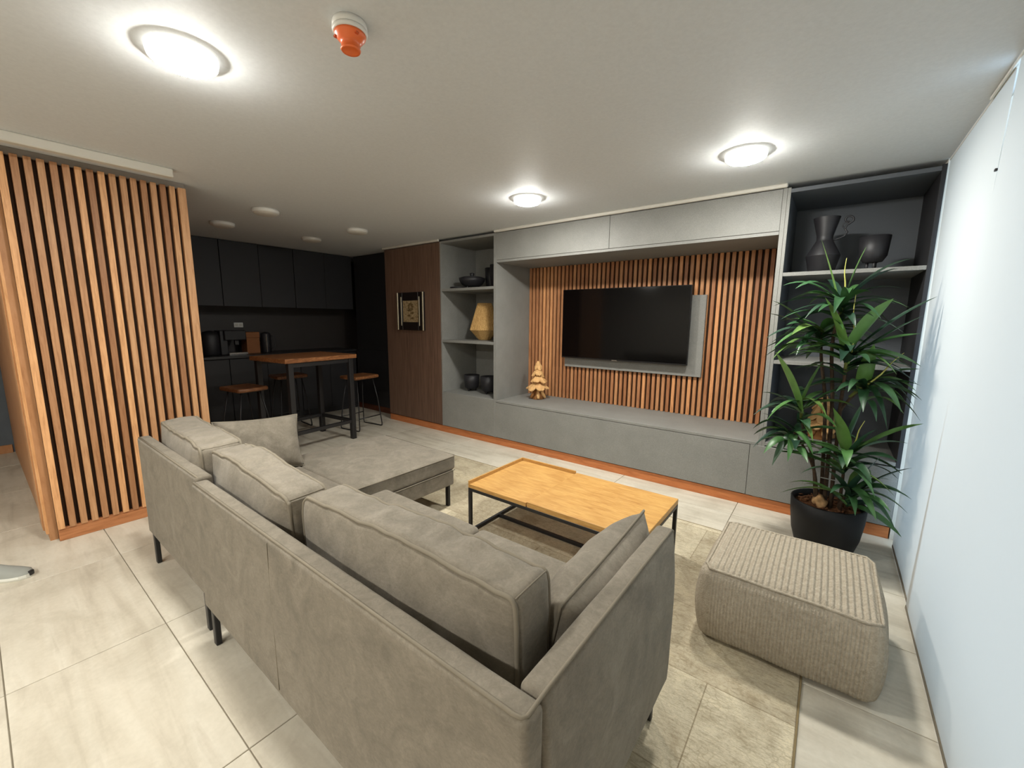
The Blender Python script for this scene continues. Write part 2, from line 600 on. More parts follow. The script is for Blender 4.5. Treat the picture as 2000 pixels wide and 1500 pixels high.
# ceiling trims
struct(box('trim_1', -5.19, -4.04, 3.725, 3.757, 2.462, H, M['trim'], None, 0.006))
struct(box('trim_2', -3.125, -0.362, 3.725, 3.757, 2.462, H, M['trim'], None, 0.006))
struct(box('trim_3', -3.715, -3.655, -2.6, 0.985, 2.435, H, M['trim'], None, 0.006))

# ------------------------------------------------------------------ blinds on the right
def panel_blind(name, label, quad, x, th, hem):
    t = thing(name, label, 'blind', (x, quad[0][0], 0))
    (ya, za), (yb, zb), (yc, zc), (yd, zd) = quad
    bm = bmesh.new()
    N = 24
    grid = []
    for i in range(N + 1):
        u = i / N
        row = []
        for j in range(N + 1):
            v = j / N
            y = (ya * (1 - u) + yb * u) * (1 - v) + (yd * (1 - u) + yc * u) * v
            z = (za * (1 - u) + zb * u) * (1 - v) + (zd * (1 - u) + zc * u) * v
            row.append(bm.verts.new((x + 0.003 * fnoise((0, y, z * 0.4), 1.7), y, z)))
        grid.append(row)
    for i in range(N):
        for j in range(N):
            bm.faces.new((grid[i][j], grid[i + 1][j], grid[i + 1][j + 1], grid[i][j + 1]))
    cl = from_bm('cloth', bm, M['blind'], t, True)
    box('head_rail', x - 0.004, x + 0.004, min(ya, yd), max(yb, yc), zd - 0.012, zd + 0.003, M['white_plastic'], t, 0.002)
    bmh = bmesh.new()
    bm_box(bmh, x - 0.004, x + 0.004, ya + 0.01, yb - 0.01, za - 0.012, za + 0.006, 0.002)
    from_bm('hem_bar', bmh, M['hem'], t)
    return t
panel_blind('panel_blind', 'narrow white panel blind behind the potted plant, next to the dark shelves', [(2.80, 0.02), (3.635, 0.02), (3.748, 2.484), (2.575, 2.484)], 0.462, 0.004, True)
t = panel_blind('panel_blind', 'wide white panel blind in the right foreground, overlapping the one by the plant', [(-0.6, 0.018), (2.87, 0.018), (2.49, 2.484), (-0.6, 2.484)], 0.452, 0.004, True)
box('clip', 0.444, 0.4515, 2.545, 2.56, 2.095, 2.105, M['black_metal'], t, 0.001)

# ------------------------------------------------------------------ slatted partition on the left
pt = thing('slatted_partition', 'wood slatted partition wall left of the sofa, warm vertical battens', 'partition', (-4.5, 0.65, 0))
box('core', -7.09, -4.045, 0.185, 1.12, 0, H, M['cladding'], pt, 0)
box('backing_board', -4.045, -4.012, 0.224, 1.132, 0.0, H, M['backing'], pt, 0)
box('side_board', -4.30, -4.135, 0.165, 0.185, 0.05, 2.46, M['cladding'], pt, 0.002)
box('edge_board', -4.135, -4.046, 0.172, 0.2235, 0.05, 2.46, M['cladding'], pt, 0.002)
box('plinth', -4.012, -3.985, 0.224, 1.132, 0.0, 0.088, M['plinth_mid'], pt, 0.002)
box('top_rail', -4.012, -3.992, 0.224, 1.132, 2.445, H, M['rail_grey'], pt, 0.002)
bm = bmesh.new()
bm_box(bm, -4.012, -3.974, -0.0165, 0.0165, 0.085, 2.452, 0.0015)
sm = bpy.data.meshes.new('slat')
bmesh.ops.recalc_face_normals(bm, faces=bm.faces)
bm.to_mesh(bm and sm)
bm.free()
sm.materials.append(M['slat'])
for k in range(16):
    o = bpy.data.objects.new('slat', sm)
    C.objects.link(o)
    o.location = (0, 0.2405 + k * 0.0540, 0)
    o.parent = pt
    o.matrix_parent_inverse = Matrix.Translation(-pt.location)
box('slat', -4.012, -3.974, 1.086, 1.134, 0.085, 2.452, M['slat'], pt, 0.0015)

# ------------------------------------------------------------------ TV wall furniture
YF = 3.757     # front plane of the cabinets
YB = 4.41      # backs of the shelves
# tall walnut cabinet panel with picture
wp = thing('tall_cabinet', 'tall dark walnut cabinet with a small framed picture on its door', 'cabinet', (-4.6, 3.9, 0))
box('body', -5.18, -4.04, YF + 0.022, 4.44, 0.09, 2.462, M['walnut'], wp, 0.001)
box('door', -5.178, -4.043, YF, YF + 0.02, 0.098, 2.458, M['walnut'], wp, 0.002)

# left open shelf unit
ls = thing('shelving_unit', 'grey open shelving unit between the walnut cabinet and the television niche', 'shelving', (-3.58, 4.0, 0))
box('side_panel', -4.038, -4.018, YF, YB, 0.09, 2.462, M['grey'], ls, 0.001)
box('side_panel', -3.150, -3.129, YF, YB, 0.09, 2.462, M['grey'], ls, 0.001)
box('back_panel', -4.038, -3.129, YB, YB + 0.02, 0.09, 2.462, M['grey'], ls, 0.001)
box('top_panel', -4.018, -3.150, YF, YB, 2.435, 2.462, M['grey'], ls, 0.001)
for z in (1.88, 1.235):
    box('shelf', -4.018, -3.150, YF + 0.004, YB, z - 0.032, z, M['grey'], ls, 0.0015)
box('base_panel', -4.018, -3.150, YF + 0.004, YB, 0.525, 0.553, M['grey'], ls, 0.001)
box('front_panel', -4.036, -3.124, YF - 0.004, YF + 0.016, 0.095, 0.548, M['grey'], ls, 0.002)

# niche with slats
tn = thing('media_wall_unit', 'grey media wall unit with a slatted wood niche around the television', 'media unit', (-1.75, 4.0, 0))
box('side_panel', -3.1285, -3.108, YF, YB + 0.04, 0.09, 2.462, M['grey'], tn, 0.001)
box('side_panel', -0.389, -0.3615, YF, YB + 0.04, 0.09, 2.462, M['grey'], tn, 0.001)
box('header_panel', -3.107, -1.7445, YF, YF + 0.018, 2.165, 2.460, M['grey'], tn, 0.002)
box('header_panel', -1.7415, -0.390, YF, YF + 0.018, 2.165, 2.460, M['grey'], tn, 0.002)
box('soffit', -3.107, -0.390, YF, YB + 0.04, 2.138, 2.162, M['grey'], tn, 0.001)
box('bench_top', -3.107, -0.390, YF - 0.004, YB + 0.04, 0.522, 0.547, M['grey'], tn, 0.002)
box('front_panel', -3.121, -0.4425, YF - 0.002, YF + 0.018, 0.095, 0.518, M['grey'], tn, 0.002)
box('back_board', -3.107, -0.390, YB + 0.028, YB + 0.04, 0.548, 2.137, M['backing'], tn, 0)
bm = bmesh.new()
bm_box(bm, -0.0155, 0.0155, YB, YB + 0.028, 0.548, 2.137, 0.0015)
ts = bpy.data.meshes.new('slat')
bmesh.ops.recalc_face_normals(bm, faces=bm.faces)
bm.to_mesh(ts)
bm.free()
ts.materials.append(M['tv_slat'])
nsl = 52
for k in range(nsl):
    o = bpy.data.objects.new('slat', ts)
    C.objects.link(o)
    o.location = (-3.088 + k * (2.680 / (nsl - 1)) * 0.992, 0, 0)
    o.parent = tn
    o.matrix_parent_inverse = Matrix.Translation(-tn.location)
box('mounting_board', -2.545, -0.995, YB - 0.035, YB - 0.001, 0.948, 1.752, M['grey'], tn, 0.002)

# television
tv = thing('television', 'flat black television mounted on the grey board in the slatted niche', 'television', (-1.83, 4.3, 0.0))
casing = box('casing', -2.540, -1.112, 4.29, 4.325, 1.062, 1.846, M['bezel'], tv, 0.004)
box('rear_housing', -2.30, -1.35, 4.325, 4.373, 1.10, 1.60, M['bezel'], tv, 0.004)
box('screen', -2.533, -1.119, 4.2865, 4.291, 1.078, 1.840, M['screen'], tv, 0.0005)
box('lower_trim', -2.530, -1.122, 4.2855, 4.2905, 1.065, 1.074, M['bezel'], tv, 0.0005)
box('badge', -1.90, -1.84, 4.283, 4.2865, 1.062, 1.071, M['chrome'], casing, 0.0005)

# right open shelf unit
rs = thing('shelving_unit', 'tall dark-looking open shelving unit behind the potted plant in the corner', 'shelving', (0.04, 4.0, 0))
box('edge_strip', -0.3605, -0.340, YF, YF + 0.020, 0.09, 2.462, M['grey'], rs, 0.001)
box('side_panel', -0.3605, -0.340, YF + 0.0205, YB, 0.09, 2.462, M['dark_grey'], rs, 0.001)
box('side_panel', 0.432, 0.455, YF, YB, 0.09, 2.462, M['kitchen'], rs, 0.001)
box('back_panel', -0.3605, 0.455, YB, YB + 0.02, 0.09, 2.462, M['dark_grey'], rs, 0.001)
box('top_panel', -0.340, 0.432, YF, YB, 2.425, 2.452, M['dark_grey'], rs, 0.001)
for z in (1.862, 1.207):
    box('shelf', -0.340, 0.432, YF + 0.002, YB, z - 0.027, z, M['grey'], rs, 0.0015)
box('base_panel', -0.340, 0.432, YF + 0.002, YB, 0.528, 0.555, M['grey'], rs, 0.001)
box('front_panel', -0.4395, 0.453, YF - 0.004, YF + 0.016, 0.095, 0.520, M['grey'], rs, 0.002)

# ------------------------------------------------------------------ picture on the walnut cabinet
pf = thing('picture_frame', 'small black and silver framed botanical print on the walnut cabinet door', 'picture', (-4.605, YF, 1.35))
def frame_ring(name, x0, x1, z0, z1, wd, y0, y1, mat, bev=0.003):
    bm = bmesh.new()
    bm_box(bm, x0, x0 + wd, y0, y1, z0, z1, bev)
    bm_box(bm, x1 - wd, x1, y0, y1, z0, z1, bev)
    bm_box(bm, x0 + wd, x1 - wd, y0, y1, z0, z0 + wd, bev)
    bm_box(bm, x0 + wd, x1 - wd, y0, y1, z1 - wd, z1, bev)
    return from_bm(name, bm, mat, pf)
PX0, PX1, PZ0, PZ1 = -4.885, -4.335, 1.345, 1.855
frame_ring('outer_frame', PX0, PX1, PZ0, PZ1, 0.11, YF - 0.030, YF - 0.001, M['frame_black'])
for (xa, xb) in ((PX0, PX0 + 0.022), (PX1 - 0.022, PX1)):
    box('silver_edge', xa - 0.002, xb + 0.002, YF - 0.040, YF - 0.029, PZ0, PZ1, M['silver'], pf, 0.003)
for (xa, xb) in ((PX0 + 0.078, PX0 + 0.094), (PX1 - 0.094, PX1 - 0.078)):
    box('silver_edge', xa, xb, YF - 0.036, YF - 0.029, PZ0 + 0.06, PZ1 - 0.06, M['silver'], pf, 0.002)
box('print', PX0 + 0.105, PX1 - 0.105, YF - 0.018, YF - 0.012, PZ0 + 0.10, PZ1 - 0.10, M['print'], pf, 0)
# sepia flower drawn on the print
bm = bmesh.new()
cx, cz = -4.612, 1.66
for k in range(9):
    a = 2 * PI * k / 9
    p = [Vector((cx + math.cos(a) * q * 1.0 - math.sin(a) * s, YF - 0.0195, cz + math.sin(a) * q + math.cos(a) * s)) for q, s in ((0.014, 0), (0.045, -0.015), (0.066, 0), (0.045, 0.015))]
    bm.faces.new([bm.verts.new(v) for v in p])
for (sx, k) in ((-1, 0), (1, 1), (-1, 2), (1, 3)):
    z0 = 1.61 - 0.035 * k
    p = [(cx, z0), (cx + sx * 0.035, z0 + 0.02), (cx + sx * 0.075, z0 + 0.005), (cx + sx * 0.035, z0 - 0.015)]
    bm.faces.new([bm.verts.new((a, YF - 0.0195, b)) for a, b in p])
bm.faces.new([bm.verts.new((a, YF - 0.0195, b)) for a, b in ((cx - 0.004, 1.47), (cx + 0.004, 1.47), (cx + 0.004, 1.65), (cx - 0.004, 1.65))])
from_bm('flower_drawing', bm, plain('sepia_ink', srgb(96, 78, 50), 0.6, 0.2), pf)

# ------------------------------------------------------------------ kitchen corner
KX = -6.32
for k in range(3):
    y0, y1 = 1.16 + k * 0.93, 1.16 + (k + 1) * 0.93 - 0.004
    names = ('nearest the slatted partition', 'in the middle of the run', 'in the far corner')[k]
    b = thing('base_cabinet', 'black base cabinet under the worktop, %s' % names, 'cabinet', (KX - 0.3, (y0 + y1) / 2, 0), 'black base cabinets')
    box('body', KX - 0.6, KX - 0.02, y0, y1, 0.0, 0.955, M['kitchen'], b, 0)
    for q in range(2):
        ya = y0 + q * (y1 - y0) / 2
        box('door', KX - 0.018, KX, ya + 0.002, ya + (y1 - y0) / 2 - 0.002, 0.09, 0.945, M['kitchen'], b, 0.002)
    u = thing('wall_cabinet', 'black wall cabinet up to the ceiling, %s' % names, 'cabinet', (KX - 0.2, (y0 + y1) / 2, 1.64), 'black wall cabinets')
    box('body', KX - 0.60, KX - 0.03, y0, y1, 1.66, 2.485, M['kitchen'], u, 0)
    for q in range(2):
        ya = y0 + q * (y1 - y0) / 2
        box('door', KX - 0.028, KX - 0.01, ya + 0.002, ya + (y1 - y0) / 2 - 0.002, 1.645, 2.48, M['kitchen'], u, 0.002)
tag(box('worktop', KX - 0.6, KX + 0.02, 1.13, 3.945, 0.957, 0.992, M['kitchen_top'], None, 0.003), 'long black worktop over the black base cabinets', 'worktop')
struct(box('wall_kitchen', -7.09, KX - 0.605, 1.125, 4.455, 0, H, M['splash'], None, 0))
tc = thing('tall_cabinet', 'tall black cabinet in the dark corner beside the walnut cabinet', 'cabinet', (-5.76, 4.2, 0))
box('body', -6.30, -5.19, 3.975, 4.44, 0.092, 2.485, M['kitchen'], tc, 0)
box('upper_door', -6.296, -5.194, 3.952, 3.973, 1.008, 2.48, M['kitchen'], tc, 0.002)
box('lower_door', -6.296, -5.194, 3.952, 3.973, 0.096, 0.998, M['kitchen'], tc, 0.002)
for z in (1.03, 1.26):
    lathe('knob', [(0.006, 0), (0.011, 0.004), (0.011, 0.010), (0.006, 0.014)], M['chrome'], tc, n=10)
    o = tc.children[-1]
    o.matrix_parent_inverse = Matrix.Identity(4)
    o.location = Vector((-5.215, 3.944, z)) - tc.location
# outlet on the backsplash
ot = thing('wall_outlet', 'white double outlet on the dark backsplash above the coffee machine', 'outlet', (KX - 0.6, 2.45, 1.38))
plate = box('plate', KX - 0.604, KX - 0.594, 2.385, 2.505, 1.355, 1.425, M['white_plastic'], ot, 0.003)
for dy in (-0.028, 0.028):
    box('socket', KX - 0.595, KX - 0.592, 2.445 + dy - 0.018, 2.445 + dy + 0.018, 1.372, 1.408, M['trim'], plate, 0.002)
# coffee machine
WT = 0.9925
cm = thing('coffee_machine', 'black coffee machine on the worktop, rounded tank on its left', 'coffee machine', (KX - 0.3, 2.12, WT))
lathe('water_tank', [(0.10, WT), (0.115, WT + 0.02), (0.115, WT + 0.26), (0.085, WT + 0.31), (0.02, WT + 0.33)], M['ceramic'], cm, KX - 0.28, 1.98, 20)
box('body', KX - 0.40, KX - 0.17, 2.06, 2.15, WT, WT + 0.33, M['ceramic'], cm, 0.012, 3)
box('brew_head', KX - 0.40, KX - 0.12, 2.10, 2.36, WT + 0.20, WT + 0.33, M['kitchen'], cm, 0.012, 3)
box('spout', KX - 0.24, KX - 0.19, 2.24, 2.29, WT + 0.13, WT + 0.20, M['black_metal'], cm, 0.006, 2)
box('drip_tray', KX - 0.36, KX - 0.10, 2.13, 2.36, WT, WT + 0.035, M['chrome'], cm, 0.006, 2)
bx_ = thing('cardboard_box', 'brown card box beside the coffee machine under the outlet', 'box', (KX - 0.35, 2.52, WT))
box('carton', KX - 0.46, KX - 0.26, 2.41, 2.58, WT, WT + 0.22, M['kraft'], bx_, 0.003)
box('lid', KX - 0.463, KX - 0.257, 2.407, 2.583, WT + 0.222, WT + 0.30, M['kraft'], bx_, 0.003)
fp = thing('french_press', 'black and chrome french press on the worktop, right of the card box', 'french press', (KX - 0.3, 2.70, WT))
lathe('carafe', [(0.062, WT), (0.066, WT + 0.01), (0.066, WT + 0.27), (0.058, WT + 0.285), (0.02, WT + 0.30)], M['ceramic'], fp, KX - 0.3, 2.68, 18)
box('chrome_strip', KX - 0.236, KX - 0.228, 2.655, 2.668, WT + 0.01, WT + 0.27, M['chrome'], fp, 0.002)
tube('handle', [(KX - 0.3, 2.74, WT + 0.24), (KX - 0.3, 2.80, WT + 0.23), (KX - 0.3, 2.805, WT + 0.08), (KX - 0.3, 2.74, WT + 0.05)], 0.009, M['black_metal'], fp)

# ------------------------------------------------------------------ bar table and stools
bt = thing('bar_table', 'tall bar table with rustic wood top and black metal legs', 'table', (0, 0, 0))
bm = bmesh.new()
bm_box(bm, -0.36, 0.36, -0.45, 0.45, 1.005, 1.052, 0.005, 2)
from_bm('tabletop', bm, M['rustic'], bt)
for sx in (-1, 1):
    for sy in (-1, 1):
        box('leg', sx * 0.315 - 0.028, sx * 0.315 + 0.028, sy * 0.38 - 0.028, sy * 0.38 + 0.028, 0.0, 1.004, M['black_metal'], bt, 0.003)
    box('apron', sx * 0.315 - 0.015, sx * 0.315 + 0.015, -0.352, 0.352, 0.955, 1.003, M['black_metal'], bt, 0.002)
    box('stretcher', sx * 0.315 - 0.018, sx * 0.315 + 0.018, -0.352, 0.352, 0.205, 0.245, M['black_metal'], bt, 0.002)
for sy in (-1, 1):
    box('stretcher', -0.287, 0.287, sy * 0.38 - 0.018, sy * 0.38 + 0.018, 0.205, 0.245, M['black_metal'], bt, 0.002)
bt.location = (-4.95, 2.42, 0)
bt.scale = (1, 1, 1.012)
bt.rotation_euler = (0, 0, math.radians(6))

def stool_proto():
    t = thing('bar_stool', 'bar stool', 'stool', (0, 0, 0), 'bar stools around the bar table')
    def df(p, n):
        u, v = p.x / 0.21, p.y / 0.16
        p = p.copy()
        if n.z > 0.3:
            p.z -= 0.018 * (1 - min(1, u * u)) * (1 - min(1, v * v))
        p.x *= 1 - 0.07 * v * v
        return p
    b = rbox_bm(0.42, 0.33, 0.045, 0.018, (8, 6, 1), 3, df)
    for v in b.verts:
        v.co.z += 0.715
    from_bm('seat', b, M['rustic'], t, True)
    for s in (-1, 1):
        pts = [(s * 0.13, -0.10, 0.695), (s * 0.165, -0.15, 0.40), (s * 0.195, -0.185, 0.05), (s * 0.197, -0.18, 0.014), (s * 0.198, -0.15, 0.009),
               (s * 0.198, 0.15, 0.009), (s * 0.197, 0.18, 0.014), (s * 0.195, 0.185, 0.05), (s * 0.165, 0.15, 0.40), (s * 0.13, 0.10, 0.695)]
        tube('sled_leg', pts, 0.008, M['black_metal'], t, 6)
    for sy in (-1, 1):
        tube('footrest', [(-0.186, sy * 0.172, 0.17), (0.186, sy * 0.172, 0.17)], 0.007, M['black_metal'], t, 6)
    box('seat_plate', -0.15, 0.15, -0.115, 0.115, 0.680, 0.692, M['black_metal'], t, 0.002)
    return t
st = stool_proto()
st.location = (-5.19, 1.83, 0)
st.rotation_euler = (0, 0, math.radians(8))
st['label'] = 'bar stool with wooden seat on the left of the bar table, near the slatted partition'
dup(st, (-5.08, 3.21, 0), math.radians(98), 'bar stool with wooden seat right of the bar table, beside the walnut cabinet')
dup(st, (-5.86, 2.62, 0), math.radians(86), 'bar stool in shadow behind the bar table, in front of the black cabinets')

# ------------------------------------------------------------------ rug, coffee table
rg = thing('rug', 'large distressed patchwork rug in beige and taupe under the sofa and coffee table', 'rug', (-1.6, 2.0, 0))
bm = bmesh.new()
bm_box(bm, -3.35, 0.036, 0.95, 3.14, 0.0006, 0.0085, 0.003)
from_bm('pile', bm, M['rug'], rg)
for (x0, x1, y0, y1) in ((-3.352, 0.038, 0.944, 0.950), (-3.352, 0.038, 3.140, 3.146), (-3.357, -3.350, 0.944, 3.146), (0.036, 0.043, 0.944, 3.146)):
    box('binding', x0, x1, y0, y1, 0.0006, 0.0092, M['rug_edge'], rg, 0.001)
RZ = 0.009
ct = thing('coffee_table', 'low oak coffee table with tray end and thin black metal frame', 'coffee table', (-1.29, 2.32, RZ))
X0, X1, Y0, Y1, ZT = -1.905, -0.675, 2.0, 2.64, 0.380
XS = -1.41
box('tabletop', XS + 0.004, X1, Y0, Y1, ZT - 0.035, ZT, M['oak'], ct, 0.002)
box('tray_board', X0 + 0.012, XS - 0.004, Y0 + 0.0005, Y1 - 0.012, ZT - 0.035, ZT - 0.009, M['oak'], ct, 0.001)
box('tray_rim', X0, X0 + 0.011, Y0, Y1, ZT - 0.035, ZT + 0.014, M['oak'], ct, 0.001)
box('tray_rim', X0 + 0.012, XS, Y1 - 0.011, Y1, ZT - 0.035, ZT + 0.014, M['oak'], ct, 0.001)
def bar(name, a, b, wd, parent, mat):
    bm = bmesh.new()
    lo = [min(a[k], b[k]) - wd / 2 for k in range(3)]
    hi = [max(a[k], b[k]) + wd / 2 for k in range(3)]
    bm_box(bm, lo[0], hi[0], lo[1], hi[1], lo[2], hi[2], 0.0015)
    return from_bm(name, bm, mat, parent)
BW = 0.022
zf = ZT - 0.035 - BW / 2
for x in (X0 + BW / 2, X1 - BW / 2):
    for y in (Y0 + BW / 2, Y1 - BW / 2):
        box('leg', x - BW / 2, x + BW / 2, y - BW / 2, y + BW / 2, RZ, ZT - 0.0355, M['black_metal'], ct, 0.0015)
    bar('top_rail', (x, Y0 + BW * 1.55, zf), (x, Y1 - BW * 1.55, zf), BW, ct, M['black_metal'])
    bar('foot_rail', (x, Y0 + BW * 1.55, RZ + BW / 2 + 0.002), (x, Y1 - BW * 1.55, RZ + BW / 2 + 0.002), BW, ct, M['black_metal'])
for y in (Y0 + BW / 2, Y1 - BW / 2):
    bar('top_rail', (X0 + BW * 1.55, y, zf), (X1 - BW * 1.55, y, zf), BW, ct, M['black_metal'])
bar('foot_rail', (X0 + BW * 1.6, 2.32, RZ + BW / 2 + 0.002), (X1 - BW * 1.6, 2.32, RZ + BW / 2 + 0.002), BW, ct, M['black_metal'])

# ------------------------------------------------------------------ sofa
sf = thing('sectional_sofa', 'taupe corner sofa with chaise end seen from behind, on thin black legs', 'sofa', (-1.8, 1.1, 0))

def soft_panel(name, x0, x1, y0, y1, z0, z1, r, parent, nf=(16, 16, 16), puff=(0, 0, 0), wr=0.0, seed=0, mat=None, fn=None):
    sx, sy, sz = x1 - x0, y1 - y0, z1 - z0
    cxx, cyy, czz = (x0 + x1) / 2, (y0 + y1) / 2, (z0 + z1) / 2
    def df(p, n):
        u, v, w_ = p.x / (sx / 2), p.y / (sy / 2), p.z / (sz / 2)
        q = p.copy()
        q.x += puff[0] * n.x * (1 - v * v) * (1 - w_ * w_)
        q.y += puff[1] * n.y * (1 - u * u) * (1 - w_ * w_)
        q.z += puff[2] * n.z * (1 - u ** 4) * (1 - v ** 4)
        if wr:
            q += n * wr * (fnoise(p, 6, seed) + 0.6 * fnoise(p, 15, seed + 3))
        if fn:
            q = fn(q, n, u, v, w_)
        return q
    bmx = rbox_bm(sx, sy, sz, r, nf, 4, df)
    for v in bmx.verts:
        v.co += Vector((cxx, cyy, czz))
    return from_bm(name, bmx, mat or M['sofa'], parent, True)

ZB = 0.785
# right section
def arm_fn(q, n, u, v, w_):
    # outer face leans in towards its top edge
    if n.x > 0.2:
        q.x -= 0.014 * max(0.0, w_ - 0.2) ** 2 / 0.64
        q.x += 0.006 * (1 - w_ * w_)
    return q
soft_panel('backrest', -2.165, -0.362, 0.522, 0.588, 0.19, ZB, 0.018, sf, (30, 2, 14), (0, 0.004, 0), 0.0012, 1)
soft_panel('armrest', -0.432, -0.358, 0.5895, 1.428, 0.19, ZB, 0.018, sf, (2, 20, 16), (0, 0, 0), 0.0012, 2, None, arm_fn)
soft_panel('seat_base', -2.160, -0.4335, 0.5895, 1.47, 0.19, 0.305, 0.015, sf, (16, 8, 3), (0, 0.0, 0), 0.001, 3)
soft_panel('seat_cushion', -2.160, -1.352, 0.595, 1.520, 0.306, 0.436, 0.035, sf, (16, 16, 4), (0.002, 0.004, 0.016), 0.002, 4)
soft_panel('seat_cushion', -1.346, -0.436, 0.595, 1.520, 0.306, 0.436, 0.035, sf, (16, 16, 4), (0.002, 0.004, 0.016), 0.002, 5)
# left section with the chaise
soft_panel('backrest', -3.225, -2.182, 0.546, 0.612, 0.19, ZB + 0.008, 0.018, sf, (20, 2, 14), (0, 0.004, 0), 0.0012, 6)
soft_panel('armrest', -3.225, -3.155, 0.6135, 1.36, 0.19, 0.66, 0.018, sf, (2, 16, 10), (0, 0, 0), 0.0012, 7)
soft_panel('chaise_base', -3.230, -2.292, 1.365, 2.245, 0.19, 0.312, 0.012, sf, (12, 12, 3), (0, 0, 0), 0.001, 8)
soft_panel('chaise_base', -3.153, -2.292, 0.6135, 1.3635, 0.19, 0.312, 0.012, sf, (12, 12, 3), (0, 0, 0), 0.001, 8)
soft_panel('chaise_cushion', -3.235, -2.287, 1.362, 2.262, 0.3135, 0.436, 0.026, sf, (16, 16, 4), (0, 0.004, 0.010), 0.002, 9)
soft_panel('chaise_cushion', -3.152, -2.287, 0.6135, 1.3615, 0.3135, 0.440, 0.012, sf, (16, 16, 4), (0, 0.0, 0.004), 0.001, 9)
def pipe(pts, r=0.0045, parent=sf, closed=False):
    return tube('piping', pts, r, M['piping'], parent, 6, closed)
# piping along the top edges
pipe([(-2.150, 0.530, ZB - 0.001), (-0.395, 0.530, ZB - 0.001), (-0.380, 0.533, ZB - 0.001), (-0.373, 0.542, ZB - 0.001), (-0.3755, 0.62, ZB - 0.001), (-0.3755, 1.405, ZB - 0.001), (-0.3755, 1.424, ZB - 0.010), (-0.374, 1.429, ZB - 0.05)])
pipe([(-3.205, 0.554, ZB + 0.006), (-2.205, 0.554, ZB + 0.006), (-2.187, 0.560, ZB - 0.004)])
pipe([(-2.1665, 0.540, 0.21), (-2.1665, 0.540, ZB - 0.012), (-2.160, 0.534, ZB - 0.004), (-2.148, 0.530, ZB - 0.001)])
pipe([(-2.289, 1.40, 0.3125), (-2.289, 2.250, 0.3125)], 0.004)
pipe([(-2.289, 0.66, 0.433), (-2.286, 1.36, 0.431), (-2.286, 2.245, 0.427), (-2.30, 2.262, 0.427), (-3.2, 2.262, 0.427)], 0.0045)
# vertical seam on the back
tube('seam', [(-1.405, 0.5190, 0.22 + k * 0.05) for k in range(12)], 0.0016, M['piping'], sf, 5)
# legs
def sofa_leg(x, y):
    return box('leg', x - 0.017, x + 0.017, y - 0.012, y + 0.012, 0.0092 if y > 0.9 else 0.0, 0.192, M['black_metal'], sf, 0.004, 2)
for (x, y) in ((-3.165, 0.565), (-2.262, 0.562), (-2.125, 0.548), (-0.415, 1.405)):
    sofa_leg(x, y)
for (x, y) in ((-2.335, 2.215), (-3.17, 2.215), (-0.415, 0.60), (-2.125, 1.40)):
    sofa_leg(x, y)

